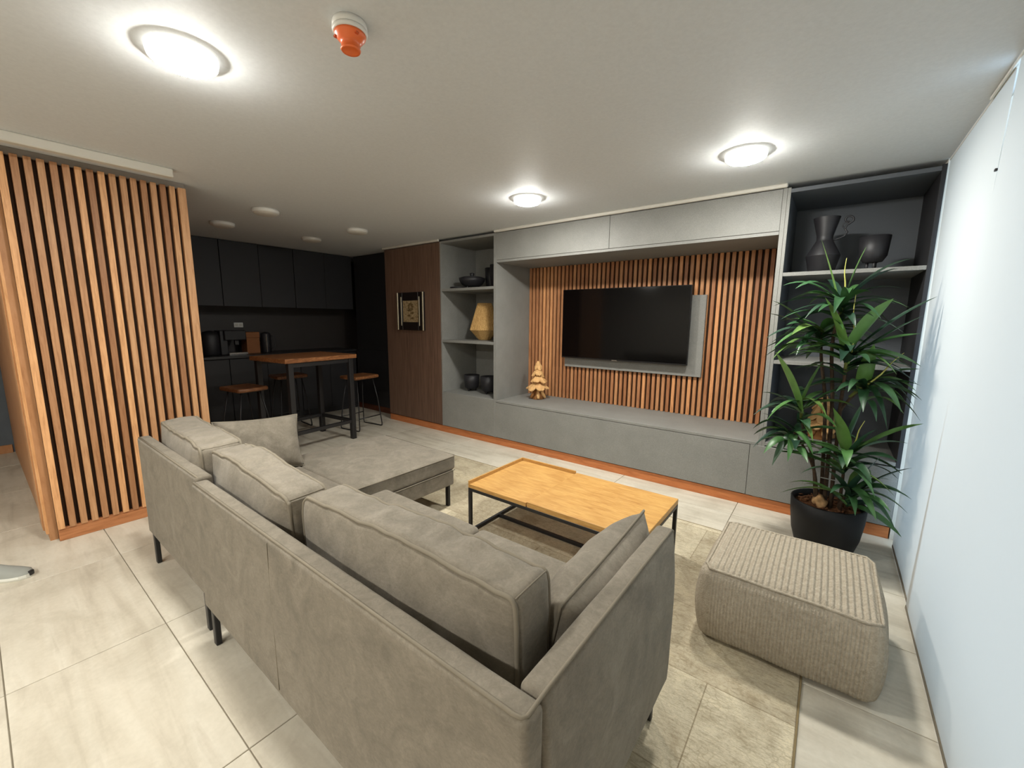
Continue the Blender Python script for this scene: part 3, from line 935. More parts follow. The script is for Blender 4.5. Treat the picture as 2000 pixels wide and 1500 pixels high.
# loose back cushions
def back_cushion(name, label, cx_, cy_, cz_, L, T, Hh, tilt, seed, yaw=0.0, sag=0.0, roll=0.0):
    t = thing(name, label, 'cushion', (cx_, cy_, cz_ - Hh / 2), 'loose back cushions on the sofa')
    mat4 = Matrix.Translation((cx_, cy_, cz_)) @ Euler((tilt, roll, yaw), 'XYZ').to_matrix().to_4x4()
    r = 0.026
    def df(p, n):
        u, v, w_ = p.x / (L / 2), p.y / (T / 2), p.z / (Hh / 2)
        q = p.copy()
        q.y += n.y * 0.040 * (1 - u ** 4) * (1 - w_ ** 2)
        q.z += 0.010 * (1 - u * u) * (1 if n.z > 0.3 else 0) * n.z
        q.x += n.x * 0.014 * (1 - w_ * w_)
        if w_ > 0:
            q.z -= sag * w_ * (0.5 + 0.5 * math.cos(3.0 * u + seed)) * 0.6
        # gathered wrinkles across the top band
        if n.z > 0.35:
            k = 0.010 * fnoise((p.x * 1.0, p.y * 0.30, 0), 13, seed) + 0.004 * fnoise((p.x, p.y * 0.4, 0), 30, seed + 2)
            q.z += k
        q += n * (0.008 * fnoise(p, 5, seed) + 0.0035 * fnoise(p, 12, seed + 5))
        return q
    bmx = rbox_bm(L, T, Hh, r, (44, 10, 22), 5, df)
    bmesh.ops.transform(bmx, matrix=mat4, verts=bmx.verts)
    cover = from_bm('cover', bmx, M['sofa'], t, True)
    # piping loops on the front and rear seams
    for s in (-1, 1):
        pts = []
        def rr(u, w_):
            # point on the seam: rounded rectangle at y = s*(T/2 - .3r)
            return df(Vector((u, s * (T / 2 - 0.006), w_)), Vector((0, s * 0.6, 0.8 if w_ > Hh / 2 - r else 0)).normalized())
        n = 26
        hx, hz = L / 2 - 0.007, Hh / 2 - 0.007
        rad = 0.024
        path = []
        for k in range(n + 1):
            path.append((-(hx - rad) + 2 * (hx - rad) * k / n, hz, 0, 1))
        for k in range(1, 6):
            a = PI / 2 * (1 - k / 6)
            path.append((hx - rad + rad * math.cos(a), hz - rad + rad * math.sin(a), math.cos(a), math.sin(a)))
        for k in range(13):
            path.append((hx, hz - rad - 2 * (hz - rad) * k / 12, 1, 0))
        for k in range(1, 6):
            a = -PI / 2 * (k / 6)
            path.append((hx - rad + rad * math.cos(a), -(hz - rad) + rad * math.sin(a), math.cos(a), math.sin(a)))
        for k in range(n + 1):
            path.append((hx - rad - 2 * (hx - rad) * k / n, -hz, 0, -1))
        for k in range(1, 6):
            a = -PI / 2 - PI / 2 * (k / 6)
            path.append((-(hx - rad) + rad * math.cos(a), -(hz - rad) + rad * math.sin(a), math.cos(a), math.sin(a)))
        for k in range(13):
            path.append((-hx, -(hz - rad) + 2 * (hz - rad) * k / 12, -1, 0))
        for k in range(1, 6):
            a = PI - PI / 2 * (k / 6)
            path.append((-(hx - rad) + rad * math.cos(a), hz - rad + rad * math.sin(a), math.cos(a), math.sin(a)))
        for (u, w_, nx, nz) in path:
            n3 = Vector((nx * 0.72, s * 0.7, nz * 0.72)).normalized()
            p = df(Vector((u, s * (T / 2 - 0.008), w_)), n3) + n3 * 0.0015
            pts.append(mat4 @ p)
        tube('piping', pts, 0.0066, M['piping'], cover, 6, True)
    # end band seams (short welt across the top corners)
    for s in (-1, 1):
        pts = []
        for k in range(9):
            v = -T / 2 + 0.012 + (T - 0.024) * k / 8
            n3 = Vector((s * 0.7, 0, 0.7))
            p = df(Vector((s * (L / 2 - r * 0.3), v, Hh / 2 - r * 0.3)), n3)
            pts.append(mat4 @ p)
        tube('seam', pts, 0.0022, M['piping'], cover, 5)
    return t

back_cushion('back_cushion', 'taupe back cushion at the chaise end, leftmost of the three', -2.755, 0.730, 0.664, 0.85, 0.18, 0.44, math.radians(2), 1.3, math.radians(-3), 0.03)
back_cushion('back_cushion', 'taupe back cushion in the middle of the three', -1.885, 0.716, 0.664, 0.84, 0.15, 0.44, math.radians(2), 4.1, math.radians(-2), 0.02)
back_cushion('back_cushion', 'largest taupe back cushion, nearest the armrest corner', -0.968, 0.742, 0.666, 0.93, 0.15, 0.445, math.radians(0), 8.7, math.radians(1), 0.02)

def throw_pillow(name, label, loc, W, Hh, T, rot, seed):
    t = thing(name, label, 'pillow', (loc[0], loc[1], loc[2] - Hh / 2), 'throw pillows on the sofa')
    mat4 = Matrix.Translation(loc) @ Euler(rot, 'XYZ').to_matrix().to_4x4()
    bm = bmesh.new()
    N, K = 34, 24
    sides = []
    for s in (-1, 1):
        rows = []
        for i in range(N + 1):
            row = []
            for j in range(K + 1):
                u, v = -1 + 2 * i / N, -1 + 2 * j / K
                pin = 1 - 0.07 * (1 - abs(u) ** 2) * abs(v) ** 6
                pin2 = 1 - 0.08 * (1 - abs(v) ** 2) * abs(u) ** 6
                y, z = u * W / 2 * pin2, v * Hh / 2 * pin
                th = T / 2 * (max(0, (1 - abs(u) ** 3.2)) * max(0, (1 - abs(v) ** 3.2))) ** 0.55
                x = s * th
                wr = 0.005 * fnoise((s, y, z), 9, seed) + 0.008 * fnoise((s * 2, y * 0.6, z), 20, seed + 1) * (1 - min(1, th / (T / 2)))
                if 0 < i < N and 0 < j < K:
                    x += s * wr
                row.append((x, y, z))
            rows.append(row)
        sides.append(rows)
    vmap = {}
    def gv(s, i, j):
        edge = i in (0, N) or j in (0, K)
        key = (0 if edge else s, i, j)
        if key not in vmap:
            vmap[key] = bm.verts.new(sides[s][i][j])
        return vmap[key]
    for s in (0, 1):
        for i in range(N):
            for j in range(K):
                q = [gv(s, i, j), gv(s, i + 1, j), gv(s, i + 1, j + 1), gv(s, i, j + 1)]
                bm.faces.new(q if s else q[::-1])
    loop = [sides[1][i][0] for i in range(N)] + [sides[1][N][j] for j in range(K)] + [sides[1][N - i][K] for i in range(N)] + [sides[1][0][K - j] for j in range(K)]
    bmesh.ops.transform(bm, matrix=mat4, verts=bm.verts)
    cover = from_bm('cover', bm, M['sofa'], t, True)
    tube('piping', [mat4 @ Vector((0, y, z)) for (x, y, z) in loop], 0.0052, M['piping'], cover, 6, True)
    return t
throw_pillow('throw_pillow', 'taupe throw pillow standing on the chaise, in front of the bar table', (-3.060, 1.15, 0.630), 0.52, 0.38, 0.20, (math.radians(-3), math.radians(-22), math.radians(-6)), 2.2)
throw_pillow('throw_pillow', 'taupe throw pillow leaning on the armrest beside the coffee table', (-0.530, 1.155, 0.612), 0.70, 0.36, 0.22, (math.radians(-2), math.radians(13), math.radians(3)), 5.5)

# ------------------------------------------------------------------ knitted pouf
pu = thing('pouf', 'square taupe knitted pouf on the rug edge by the white blind', 'pouf', (-0.05, 2.27, 0))
PW, PD, PH = 0.645, 0.60, 0.36
def pouf_df(p, n):
    u, v, w_ = p.x / (PW / 2), p.y / (PD / 2), p.z / (PH / 2)
    q = p.copy()
    bul = 1 - w_ * w_
    q.x += n.x * 0.040 * bul * (0.55 + 0.45 * (1 - min(1, v * v)))
    q.y += n.y * 0.040 * bul * (0.55 + 0.45 * (1 - min(1, u * u)))
    if n.z > 0:
        q.z += n.z * 0.018 * (1 - u * u) * (1 - v * v)
    q += n * 0.010 * fnoise(p, 4.0, 3.3)
    # ribs: broad over the top, fine around the sides
    if n.z > 0.80:
        ph = p.x / 0.0225 * 2 * PI
        c = math.cos(ph)
        k = (0.0030 * (abs(c) ** 0.6 * (1 if c > 0 else -1)))
        q.z += k * 1.1
    elif -0.8 < n.z < 0.62:
        if abs(n.y) > abs(n.x):
            ph = p.x / 0.0130 * 2 * PI
        else:
            ph = p.y / 0.0130 * 2 * PI
        q += Vector((n.x, n.y, 0)) * 0.0022 * math.cos(ph)
    return q
bm = rbox_bm(PW, PD, PH, 0.040, (230, 180, 14), 6, pouf_df)
for v in bm.verts:
    v.co += Vector((-0.05, 2.27, PH / 2 + 0.0095))
    v.co.z = max(v.co.z, 0.0095)
cover = from_bm('cover', bm, M['knit'], pu, True)
zt = PH / 2 - 0.020
seam = []
for (a, b) in (((-1, -1), (1, -1)), ((1, -1), (1, 1)), ((1, 1), (-1, 1)), ((-1, 1), (-1, -1))):
    for k in range(24):
        f = k / 24
        x = (a[0] * (1 - f) + b[0] * f) * (PW / 2 - 0.030)
        y = (a[1] * (1 - f) + b[1] * f) * (PD / 2 - 0.030)
        nn = Vector((0, 0, 0))
        if abs(a[1] - b[1]) < 0.1:
            y = a[1] * (PD / 2 - 0.0085)
            nn = Vector((0, a[1] * 0.72, 0.70))
        else:
            x = a[0] * (PW / 2 - 0.0085)
            nn = Vector((a[0] * 0.72, 0, 0.70))
        p = Vector((x, y, PH / 2 - 0.0105)) + nn * 0.003
        p.z += 0.010 * fnoise((x, y, 0.2), 4, 3.3)
        seam.append(p + Vector((-0.05, 2.27, PH / 2 + 0.0095)))
tube('seam_braid', seam, 0.0065, M['knit'], cover, 6, True)

# ------------------------------------------------------------------ potted plant
PCX, PCY = 0.085, 3.33
pl = thing('potted_plant', 'tall dracaena with glossy lance leaves in a round black pot', 'plant', (PCX, PCY, 0))
lathe('pot', [(0.135, 0.0), (0.155, 0.012), (0.185, 0.12), (0.200, 0.24), (0.204, 0.335), (0.196, 0.340), (0.190, 0.332), (0.186, 0.26)], M['pot'], pl, PCX, PCY, 40, cap_end=False)
def soil_bm():
    bm = bmesh.new()
    bm_lathe(bm, [(0.001, 0.30), (0.05, 0.302), (0.10, 0.30), (0.15, 0.298), (0.187, 0.29)], PCX, PCY, 30, False, False)
    for v in bm.verts:
        v.co.z += 0.012 * fnoise(v.co, 38, 1) + 0.006 * fnoise(v.co, 80, 2)
    return bm
so = from_bm('soil', soil_bm(), M['soil'], pl, False)
chip = bmesh.new()
for k in range(130):
    a, r = rnd.uniform(0, 2 * PI), 0.178 * math.sqrt(rnd.random())
    c = Vector((PCX + r * math.cos(a), PCY + r * math.sin(a), 0.306 + rnd.uniform(0, 0.012)))
    m4 = Matrix.Translation(c) @ Euler((rnd.uniform(-.6, .6), rnd.uniform(-.6, .6), rnd.uniform(0, 6))).to_matrix().to_4x4()
    s = rnd.uniform(0.007, 0.017)
    bmesh.ops.create_cube(chip, size=1.0, matrix=m4 @ Matrix.Diagonal((s * 1.6, s, s * 0.5, 1)))
o = from_bm('bark_chips', chip, M['soil'], pl)
o['kind'] = 'stuff'
# root knob at the base of the canes
bm = bmesh.new()
bmesh.ops.create_icosphere(bm, subdivisions=3, radius=0.042, matrix=Matrix.Translation((0.045, 3.29, 0.335)))
for v in bm.verts:
    v.co += (v.co - Vector((0.045, 3.29, 0.335))) * (0.7 * fnoise(v.co, 22, 4))
from_bm('root_knob', bm, M['root'], pl, True)

def smooth_path(pts, n=5):
    P = [Vector(p) for p in pts]
    out = []
    for i in range(len(P) - 1):
        p0, p1, p2, p3 = P[max(i - 1, 0)], P[i], P[i + 1], P[min(i + 2, len(P) - 1)]
        for k in range(n):
            t_ = k / n
            out.append(0.5 * ((2 * p1) + (-p0 + p2) * t_ + (2 * p0 - 5 * p1 + 4 * p2 - p3) * t_ ** 2 + (-p0 + 3 * p1 - 3 * p2 + p3) * t_ ** 3))
    out.append(P[-1])
    return out

heads = {
    'A': (0.028, 3.30, 1.600), 'B': (0.083, 3.22, 1.300), 'C': (-0.116, 3.25, 0.965), 'D': (0.185, 3.30, 1.120),
    'E': (-0.135, 3.20, 0.790), 'F': (0.134, 3.19, 0.690), 'G': (0.175, 3.20, 0.470), 'K': (-0.060, 3.36, 1.430),
}
stems = [
    ([(0.03, 3.30, 0.30), (-0.005, 3.28, 0.53), (-0.078, 3.23, 0.70), heads['E']], 0.010, 'cane'),
    ([(0.02, 3.31, 0.30), (-0.02, 3.30, 0.60), (-0.09, 3.27, 0.80), heads['C']], 0.009, 'cane'),
    ([(0.068, 3.32, 0.30), (0.045, 3.33, 0.95), (0.005, 3.32, 1.35), heads['A']], 0.012, 'cane'),
    ([(0.05, 3.36, 0.30), (0.01, 3.36, 0.94), (-0.04, 3.36, 1.25), heads['K']], 0.011, 'cane'),
    ([(0.100, 3.31, 0.30), (0.085, 3.29, 0.95), (0.085, 3.25, 1.15), heads['B']], 0.011, 'cane'),
    ([(0.085, 3.29, 0.95), (0.12, 3.30, 1.02), (0.185, 3.30, 1.12)], 0.010, 'cane'),
    ([(0.142, 3.30, 0.30), (0.142, 3.26, 0.50), heads['F']], 0.010, 'cane'),
    ([(0.150, 3.28, 0.30), (0.15, 3.24, 0.38), heads['G']], 0.009, 'cane'),
]
for pts, r, mt in stems:
    q = smooth_path(pts)
    tube('cane', q, r, M[mt], pl, 8, False, [r * (1.05 - 0.35 * k / (len(q) - 1)) for k in range(len(q))])
for h in ('B', 'C', 'D', 'F', 'A'):
    hp = Vector(heads[h])
    d = {'D': Vector((0.07, 0, 0.09)), 'C': Vector((-0.01, 0, 0.10))}.get(h, Vector((0, 0, 0.09)))
    tube('shoot', [hp - d * 0.9, hp, hp + d * 0.35], 0.009, M['stem_green'], pl, 8, False, [0.009, 0.011, 0.006])

def leaf(p0, tip, lift, width, seed, mat=None, twist=0.0, fold=0.35):
    width *= 1.15
    p0, tip = Vector(p0), Vector(tip)
    mid = (p0 + tip) / 2 + Vector((0, 0, lift))
    bm = bmesh.new()
    n = 9
    prev = None
    ch = tip - p0
    side0 = ch.cross(Vector((0, 0, 1)))
    if side0.length < 1e-3:
        side0 = Vector((1, 0, 0))
    side0.normalize()
    for k in range(n + 1):
        t_ = k / n
        p = p0 * (1 - t_) ** 2 + mid * 2 * t_ * (1 - t_) + tip * t_ * t_
        d = ((mid - p0) * (1 - t_) + (tip - mid) * t_).normalized()
        s = (side0 - d * side0.dot(d)).normalized()
        nn = s.cross(d).normalized()
        ang = twist * t_
        s2 = s * math.cos(ang) + nn * math.sin(ang)
        n2 = s2.cross(d).normalized()
        if n2.z < 0:
            n2 = -n2
        wd = width * min(1.0, 0.42 + 2.4 * t_) * (1.0 if t_ < 0.45 else max(0.0, 1 - ((t_ - 0.45) / 0.55) ** 1.7)) + 0.0012
        vs = []
        for off in (-1, 0, 1):
            q = p + s2 * (off * wd / 2) + n2 * (abs(off) * wd * fold * 0.5)
            q.x = min(q.x, 0.452)
            vs.append(bm.verts.new(q))
        if prev:
            for a in (0, 1):
                bm.faces.new((prev[a], prev[a + 1], vs[a + 1], vs[a]))
        prev = vs
    return from_bm('leaf', bm, mat or M['leaf'], pl, True)

explicit = {
    'A': [((-0.111, 3.28, 2.00), 0.02, .036), ((0.107, 3.30, 1.942), 0.03, .034), ((0.311, 3.32, 1.859), 0.10, .040), ((0.26, 3.20, 1.80), 0.10, .044),
          ((0.155, 3.12, 1.665), 0.08, .045), ((-0.288, 3.28, 1.734), 0.12, .040), ((-0.207, 3.10, 1.70), 0.14, .042), ((0.297, 3.35, 1.698), 0.08, .036),
          ((-0.325, 3.22, 1.60), 0.08, .036), ((0.05, 3.02, 1.66), 0.13, .045), ((-0.08, 3.58, 1.78), 0.12, .042), ((0.12, 3.60, 1.74), 0.10, .042),
          ((0.24, 3.50, 1.60), 0.10, .040), ((-0.22, 3.48, 1.66), 0.10, .040), ((-0.14, 3.05, 1.52), 0.10, .042), ((0.20, 3.02, 1.52), 0.10, .042)],
    'B': [((-0.058, 3.14, 1.647), 0.05, .088), ((0.246, 3.10, 1.631), 0.06, .092), ((0.43, 3.22, 1.642), 0.06, .046), ((0.39, 3.25, 1.54), 0.03, .042),
          ((0.40, 3.30, 1.440), 0.05, .040), ((-0.25, 3.15, 1.383), 0.10, .044), ((-0.20, 3.0, 1.30), 0.09, .044), ((0.30, 3.05, 1.22), 0.10, .044),
          ((0.05, 2.95, 1.28), 0.10, .046), ((0.12, 3.55, 1.36), 0.10, .042), ((-0.10, 3.50, 1.34), 0.09, .042), ((0.32, 3.45, 1.30), 0.08, .040)],
    'K': [((-0.364, 3.34, 1.556), 0.05, .036), ((-0.341, 3.30, 1.640), 0.06, .034), ((-0.36, 3.30, 1.385), 0.10, .042), ((-0.30, 3.22, 1.253), 0.12, .040),
          ((-0.30, 3.45, 1.50), 0.08, .038), ((-0.24, 3.20, 1.48), 0.10, .042), ((-0.166, 3.10, 1.294), 0.10, .040), ((0.0, 3.62, 1.42), 0.10, .040),
          ((-0.18, 3.60, 1.40), 0.10, .040), ((-0.20, 3.08, 1.42), 0.10, .044), ((0.18, 3.50, 1.40), 0.10, .040), ((-0.30, 3.14, 1.32), 0.11, .040),
          ((0.10, 3.10, 1.34), 0.10, .044)],
    'C': [((-0.280, 3.14, 1.311), 0.04, .080), ((-0.028, 3.22, 1.270), 0.02, .050), ((-0.20, 3.24, 1.12), 0.03, .034), ((-0.345, 3.20, 1.03), 0.06, .036),
          ((0.02, 3.04, 0.95), 0.10, .044), ((-0.26, 3.06, 0.93), 0.09, .040), ((-0.16, 3.50, 1.05), 0.08, .040), ((0.08, 3.40, 1.02), 0.08, .040),
          ((-0.31, 3.36, 0.93), 0.09, .038)],
    'D': [((0.199, 3.22, 1.375), 0.02, .070), ((0.345, 3.28, 1.325), 0.03, .034), ((0.415, 3.28, 1.240), 0.04, .046), ((0.440, 3.26, 1.065), 0.12, .048),
          ((0.440, 3.20, 0.955), 0.14, .048), ((0.34, 3.05, 1.02), 0.11, .046), ((0.18, 3.02, 1.00), 0.10, .046), ((0.40, 3.46, 1.08), 0.10, .040),
          ((0.22, 3.56, 1.12), 0.09, .040), ((0.05, 3.05, 1.10), 0.09, .044), ((0.43, 3.38, 1.00), 0.13, .040), ((0.30, 3.12, 0.90), 0.12, .044)],
    'E': [((-0.320, 3.16, 0.898), 0.03, .040), ((-0.350, 3.14, 0.661), 0.10, .044), ((-0.227, 3.08, 0.578), 0.10, .044), ((-0.145, 3.05, 0.631), 0.09, .040),
          ((-0.335, 3.22, 0.760), 0.08, .040), ((-0.286, 3.18, 0.850), 0.05, .036), ((-0.30, 3.34, 0.68), 0.09, .038), ((-0.02, 3.04, 0.70), 0.08, .040),
          ((-0.10, 3.44, 0.80), 0.08, .038)],
    'F': [((0.045, 3.08, 1.000), 0.03, .086), ((0.185, 3.16, 1.046), 0.02, .034), ((0.445, 3.14, 0.953), 0.08, .056), ((0.395, 3.12, 0.836), 0.08, .050),
          ((0.36, 3.06, 0.740), 0.09, .050), ((0.254, 3.08, 0.903), 0.05, .046), ((0.0, 3.02, 0.72), 0.08, .046), ((0.14, 2.98, 0.68), 0.09, .050),
          ((-0.08, 3.10, 0.66), 0.09, .044), ((0.32, 3.34, 0.78), 0.08, .042), ((0.10, 3.46, 0.84), 0.08, .042), ((0.26, 3.02, 0.60), 0.09, .046)],
    'G': [((0.430, 3.16, 0.690), 0.06, .042), ((0.445, 3.12, 0.520), 0.12, .046), ((0.430, 3.06, 0.455), 0.12, .042), ((0.385, 3.02, 0.362), 0.12, .044),
          ((0.240, 3.12, 0.640), 0.04, .042), ((0.30, 3.16, 0.735), 0.02, .034), ((0.30, 2.99, 0.40), 0.10, .042), ((0.05, 3.06, 0.62), 0.05, .048),
          ((0.36, 3.30, 0.56), 0.08, .040)],
}
for h, lst in explicit.items():
    for k, (tip, lift, wd) in enumerate(lst):
        b = Vector(heads[h]) + Vector((rnd.uniform(-.012, .012), rnd.uniform(-.012, .012), rnd.uniform(-.05, .03)))
        leaf(b, tip, lift, wd, k, M['leaf_light'] if wd > .068 else None, rnd.uniform(-0.5, 0.5))
# filler leaves, drooping all round every head
for h in heads:
    n = {'A': 18, 'B': 18, 'K': 18, 'D': 15}.get(h, 12)
    for k in range(n):
        az = 2.4 * k + rnd.uniform(-.25, .25)
        L = rnd.uniform(0.24, 0.37)
        b = Vector(heads[h]) + Vector((0, 0, rnd.uniform(-0.12, 0.03)))
        tip = b + Vector((math.cos(az) * L, math.sin(az) * L * 0.85, rnd.uniform(-0.11, 0.07)))
        if tip.x > 0.43:
            tip.x = rnd.uniform(0.38, 0.44)
        tip.y = min(tip.y, 3.72)
        tip.x = max(tip.x, -0.37)
        leaf(b, tip, rnd.uniform(0.06, 0.13), rnd.uniform(.036, .050), k, None, rnd.uniform(-0.6, 0.6))
# pale unopened spears
for a, b in (((0.03, 3.28, 1.62), (0.022, 3.26, 1.88)), ((0.10, 3.2, 1.32), (0.085, 3.18, 1.66)), ((0.20, 3.28, 1.13), (0.335, 3.25, 1.33)), ((0.15, 3.18, 0.72), (0.20, 3.14, 0.93))):
    a, b = Vector(a), Vector(b)
    q = [a, a.lerp(b, .35) + Vector((0.006, 0, 0)), a.lerp(b, .7) + Vector((-0.004, 0, 0)), b]
    tube('spear', smooth_path(q, 3), 0.005, M['leaf_new'], pl, 6, False, [0.006 * (1 - 0.8 * k / 9) for k in range(10)])
# support wire between canes
tube('support_wire', [(0.03, 3.28, 0.50), (0.16, 3.28, 0.495)], 0.003, M['shoe_grey'], pl, 5)

# ------------------------------------------------------------------ ceiling lights and smoke detector
def ceiling_light(x, y, lit, label, group):
    t = thing('ceiling_light', label, 'ceiling light', (x, y, H), group)
    lathe('housing', [(0.112, H - 0.0005), (0.114, H - 0.012), (0.110, H - 0.030), (0.105, H - 0.033)], M['lamp_rim'] if lit else M['white_plastic'], t, x, y, 40, True, True, False)
    lathe('diffuser', [(0.104, H - 0.0335), (0.097, H - 0.040), (0.080, H - 0.046), (0.045, H - 0.050), (0.004, H - 0.0515)], M['lamp_on'] if lit else M['lamp_off'], t, x, y, 40, True, False, True)
    return t
G1, G2 = 'lit round ceiling lights', 'switched off round ceiling lights'
ceiling_light(-2.065, 0.625, True, 'lit round ceiling light above the left back cushions', G1)
ceiling_light(-0.515, 2.950, True, 'lit round ceiling light above the right end of the television niche', G1)
ceiling_light(-2.110, 2.950, True, 'lit round ceiling light above the left end of the television niche', G1)
ceiling_light(-4.30, 1.83, False, 'unlit ceiling light nearest the slatted partition end', G2)
ceiling_light(-5.25, 1.79, False, 'unlit ceiling light deep in the dark kitchen, left side', G2)
ceiling_light(-4.38, 2.83, False, 'unlit ceiling light in front of the walnut cabinet top', G2)
ceiling_light(-5.31, 2.78, False, 'unlit ceiling light smallest of all, over the bar table', G2)
# the room goes on behind the camera with the same lights
ceiling_light(-2.065, -1.70, True, 'lit ceiling light behind the viewer, towards the left', G1)
ceiling_light(-0.515, -1.70, True, 'lit ceiling light behind the viewer, towards the blinds', G1)
ceiling_light(-3.70, -1.70, True, 'lit ceiling light far left behind the viewer', G1)

sd = thing('smoke_detector', 'small white and orange smoke detector on the ceiling', 'smoke detector', (-1.40, 0.92, H))
sx_, sy_ = -1.405, 0.915
lathe('base', [(0.054, H), (0.057, H - 0.010), (0.057, H - 0.020), (0.055, H - 0.022)], M['white_plastic'], sd, sx_, sy_, 32)
lathe('collar', [(0.055, H - 0.0225), (0.058, H - 0.026), (0.056, H - 0.034), (0.053, H - 0.036)], M['white_plastic'], sd, sx_, sy_, 32)
lathe('cap', [(0.052, H - 0.0365), (0.050, H - 0.044), (0.036, H - 0.060), (0.030, H - 0.064), (0.030, H - 0.080), (0.033, H - 0.083), (0.030, H - 0.088), (0.024, H - 0.086), (0.002, H - 0.084)], M['orange_plastic'], sd, sx_, sy_, 32)
for k in range(3):
    a = 2 * PI * k / 3 - 2.2
    box('vent', sx_ + 0.046 * math.cos(a) - 0.006, sx_ + 0.046 * math.cos(a) + 0.006, sy_ + 0.046 * math.sin(a) - 0.006, sy_ + 0.046 * math.sin(a) + 0.006, H - 0.052, H - 0.046, M['orange_dark'], sd, 0.001)

# ------------------------------------------------------------------ shelf ornaments
def pot_on_feet(label, x, y, z, r, h, group='black pots on the lowest left shelf'):
    t = thing('footed_pot', label, 'pot', (x, y, z), group)
    lathe('bowl', [(r * 0.62, z + 0.030), (r * 0.86, z + 0.05), (r * 0.96, z + h * 0.6), (r, z + h), (r * 0.94, z + h), (r * 0.88, z + h * 0.6), (r * 0.6, z + 0.06)], M['ceramic'], t, x, y, 28)
    for k in range(3):
        a = 2 * PI * k / 3 + 0.5
        lathe('foot', [(0.010, z + 0.0005), (0.013, z + 0.036)], M['ceramic'], t, x + r * 0.5 * math.cos(a), y + r * 0.5 * math.sin(a), 10)
    return t
pot_on_feet('black footed pot at the back of the lowest left shelf, left one', -3.775, 4.05, 0.5535, 0.105, 0.215)
pot_on_feet('black footed pot half hidden by the niche side, lowest left shelf', -3.44, 4.02, 0.5535, 0.115, 0.225)
z = 1.8805
bw = thing('lidded_bowl', 'low black lidded bowl on the top left shelf', 'bowl', (-3.71, 4.0, z))
lathe('bowl', [(0.09, z + 0.03), (0.125, z + 0.05), (0.160, z + 0.095), (0.168, z + 0.135), (0.158, z + 0.135), (0.10, z + 0.06)], M['ceramic'], bw, -3.71, 4.0, 28)
lathe('lid', [(0.157, z + 0.1355), (0.12, z + 0.150), (0.05, z + 0.158), (0.024, z + 0.160), (0.026, z + 0.175), (0.034, z + 0.188), (0.020, z + 0.200), (0.002, z + 0.202)], M['ceramic'], bw, -3.71, 4.0, 28)
for k in range(3):
    a = 2 * PI * k / 3 + 0.4
    lathe('foot', [(0.011, z + 0.0005), (0.014, z + 0.045)], M['ceramic'], bw, -3.71 + 0.075 * math.cos(a), 4.0 + 0.075 * math.sin(a), 10)
dsh = thing('dish', 'flat black dish lying left of the lidded bowl on the top left shelf', 'dish', (-3.90, 3.92, z))
lathe('plate', [(0.05, z + 0.0005), (0.095, z + 0.012), (0.105, z + 0.026), (0.099, z + 0.026), (0.05, z + 0.012)], M['ceramic'], dsh, -3.895, 3.93, 24)
cp = thing('tall_vase', 'slim black vase at the right end of the top left shelf', 'vase', (-3.56, 4.2, z))
lathe('vessel', [(0.055, z + 0.0005), (0.075, z + 0.03), (0.088, z + 0.13), (0.092, z + 0.27), (0.085, z + 0.27), (0.07, z + 0.05)], M['ceramic'], cp, -3.555, 4.21, 24)
c2_ = thing('tall_vase', 'slim black vase half hidden behind the niche side, top left shelf', 'vase', (-3.36, 4.1, z))
lathe('vessel', [(0.055, z + 0.0005), (0.075, z + 0.03), (0.088, z + 0.13), (0.092, z + 0.28), (0.085, z + 0.28), (0.07, z + 0.05)], M['ceramic'], c2_, -3.345, 4.06, 24)

z = 1.2355
lt = thing('woven_lantern', 'straw lantern with faceted base on the middle left shelf', 'lantern', (-3.58, 4.08, z))
LX, LY = -3.585, 4.10
lathe('base', [(0.075, z + 0.0005), (0.085, z + 0.006), (0.188, z + 0.125)], M['straw'], lt, LX, LY, 14, False)
lathe('shade', [(0.189, z + 0.126), (0.138, z + 0.30), (0.088, z + 0.465), (0.082, z + 0.47), (0.075, z + 0.465)], M['straw'], lt, LX, LY, 40, True, False, False)
bm = bmesh.new()
for k in range(70):
    a = 2 * PI * k / 70
    r0, r1 = 0.191, 0.090
    bm_tube(bm, [(LX + r0 * math.cos(a), LY + r0 * math.sin(a), z + 0.127), (LX + 0.141 * math.cos(a + .01), LY + 0.141 * math.sin(a + .01), z + 0.30), (LX + r1 * math.cos(a), LY + r1 * math.sin(a), z + 0.466)], 0.004, 4)
o = from_bm('straw_strands', bm, M['straw'], lt)
o['kind'] = 'stuff'

# right shelves: jug and goblet
z = 1.8625
jg = thing('jug', 'black angular jug with a scrolled wire handle, top right shelf', 'jug', (-0.12, 3.98, z))
JX, JY = -0.117, 3.98
lathe('body', [(0.075, z + 0.0005), (0.080, z + 0.006), (0.106, z + 0.122), (0.108, z + 0.125), (0.107, z + 0.129), (0.054, z + 0.232), (0.051, z + 0.236), (0.051, z + 0.27), (0.083, z + 0.399), (0.083, z + 0.400), (0.076, z + 0.400), (0.044, z + 0.27)], M['ceramic'], jg, JX, JY, 32, True)
hp_ = []
for k in range(22):
    t_ = k / 21
    a = -0.4 + 4.4 * (1 - t_)
    r_ = 0.012 + 0.018 * t_
    hp_.append((JX + 0.128 + r_ * math.cos(a * 1.3), JY, z + 0.372 + r_ * math.sin(a * 1.3)))
tail = [(JX + 0.122, JY, z + 0.335), (JX + 0.112, JY, z + 0.31), (JX + 0.128, JY, z + 0.285), (JX + 0.115, JY, z + 0.26), (JX + 0.085, JY, z + 0.245), (JX + 0.052, JY, z + 0.236)]
tube('handle', hp_ + tail, 0.0062, M['ceramic'], jg, 6)
tube('handle_scroll', [(JX + 0.115 + 0.018 * math.cos(a), JY, z + 0.335 + 0.018 * math.sin(a)) for a in [k * 0.4 for k in range(13)]], 0.004, M['ceramic'], jg, 6)
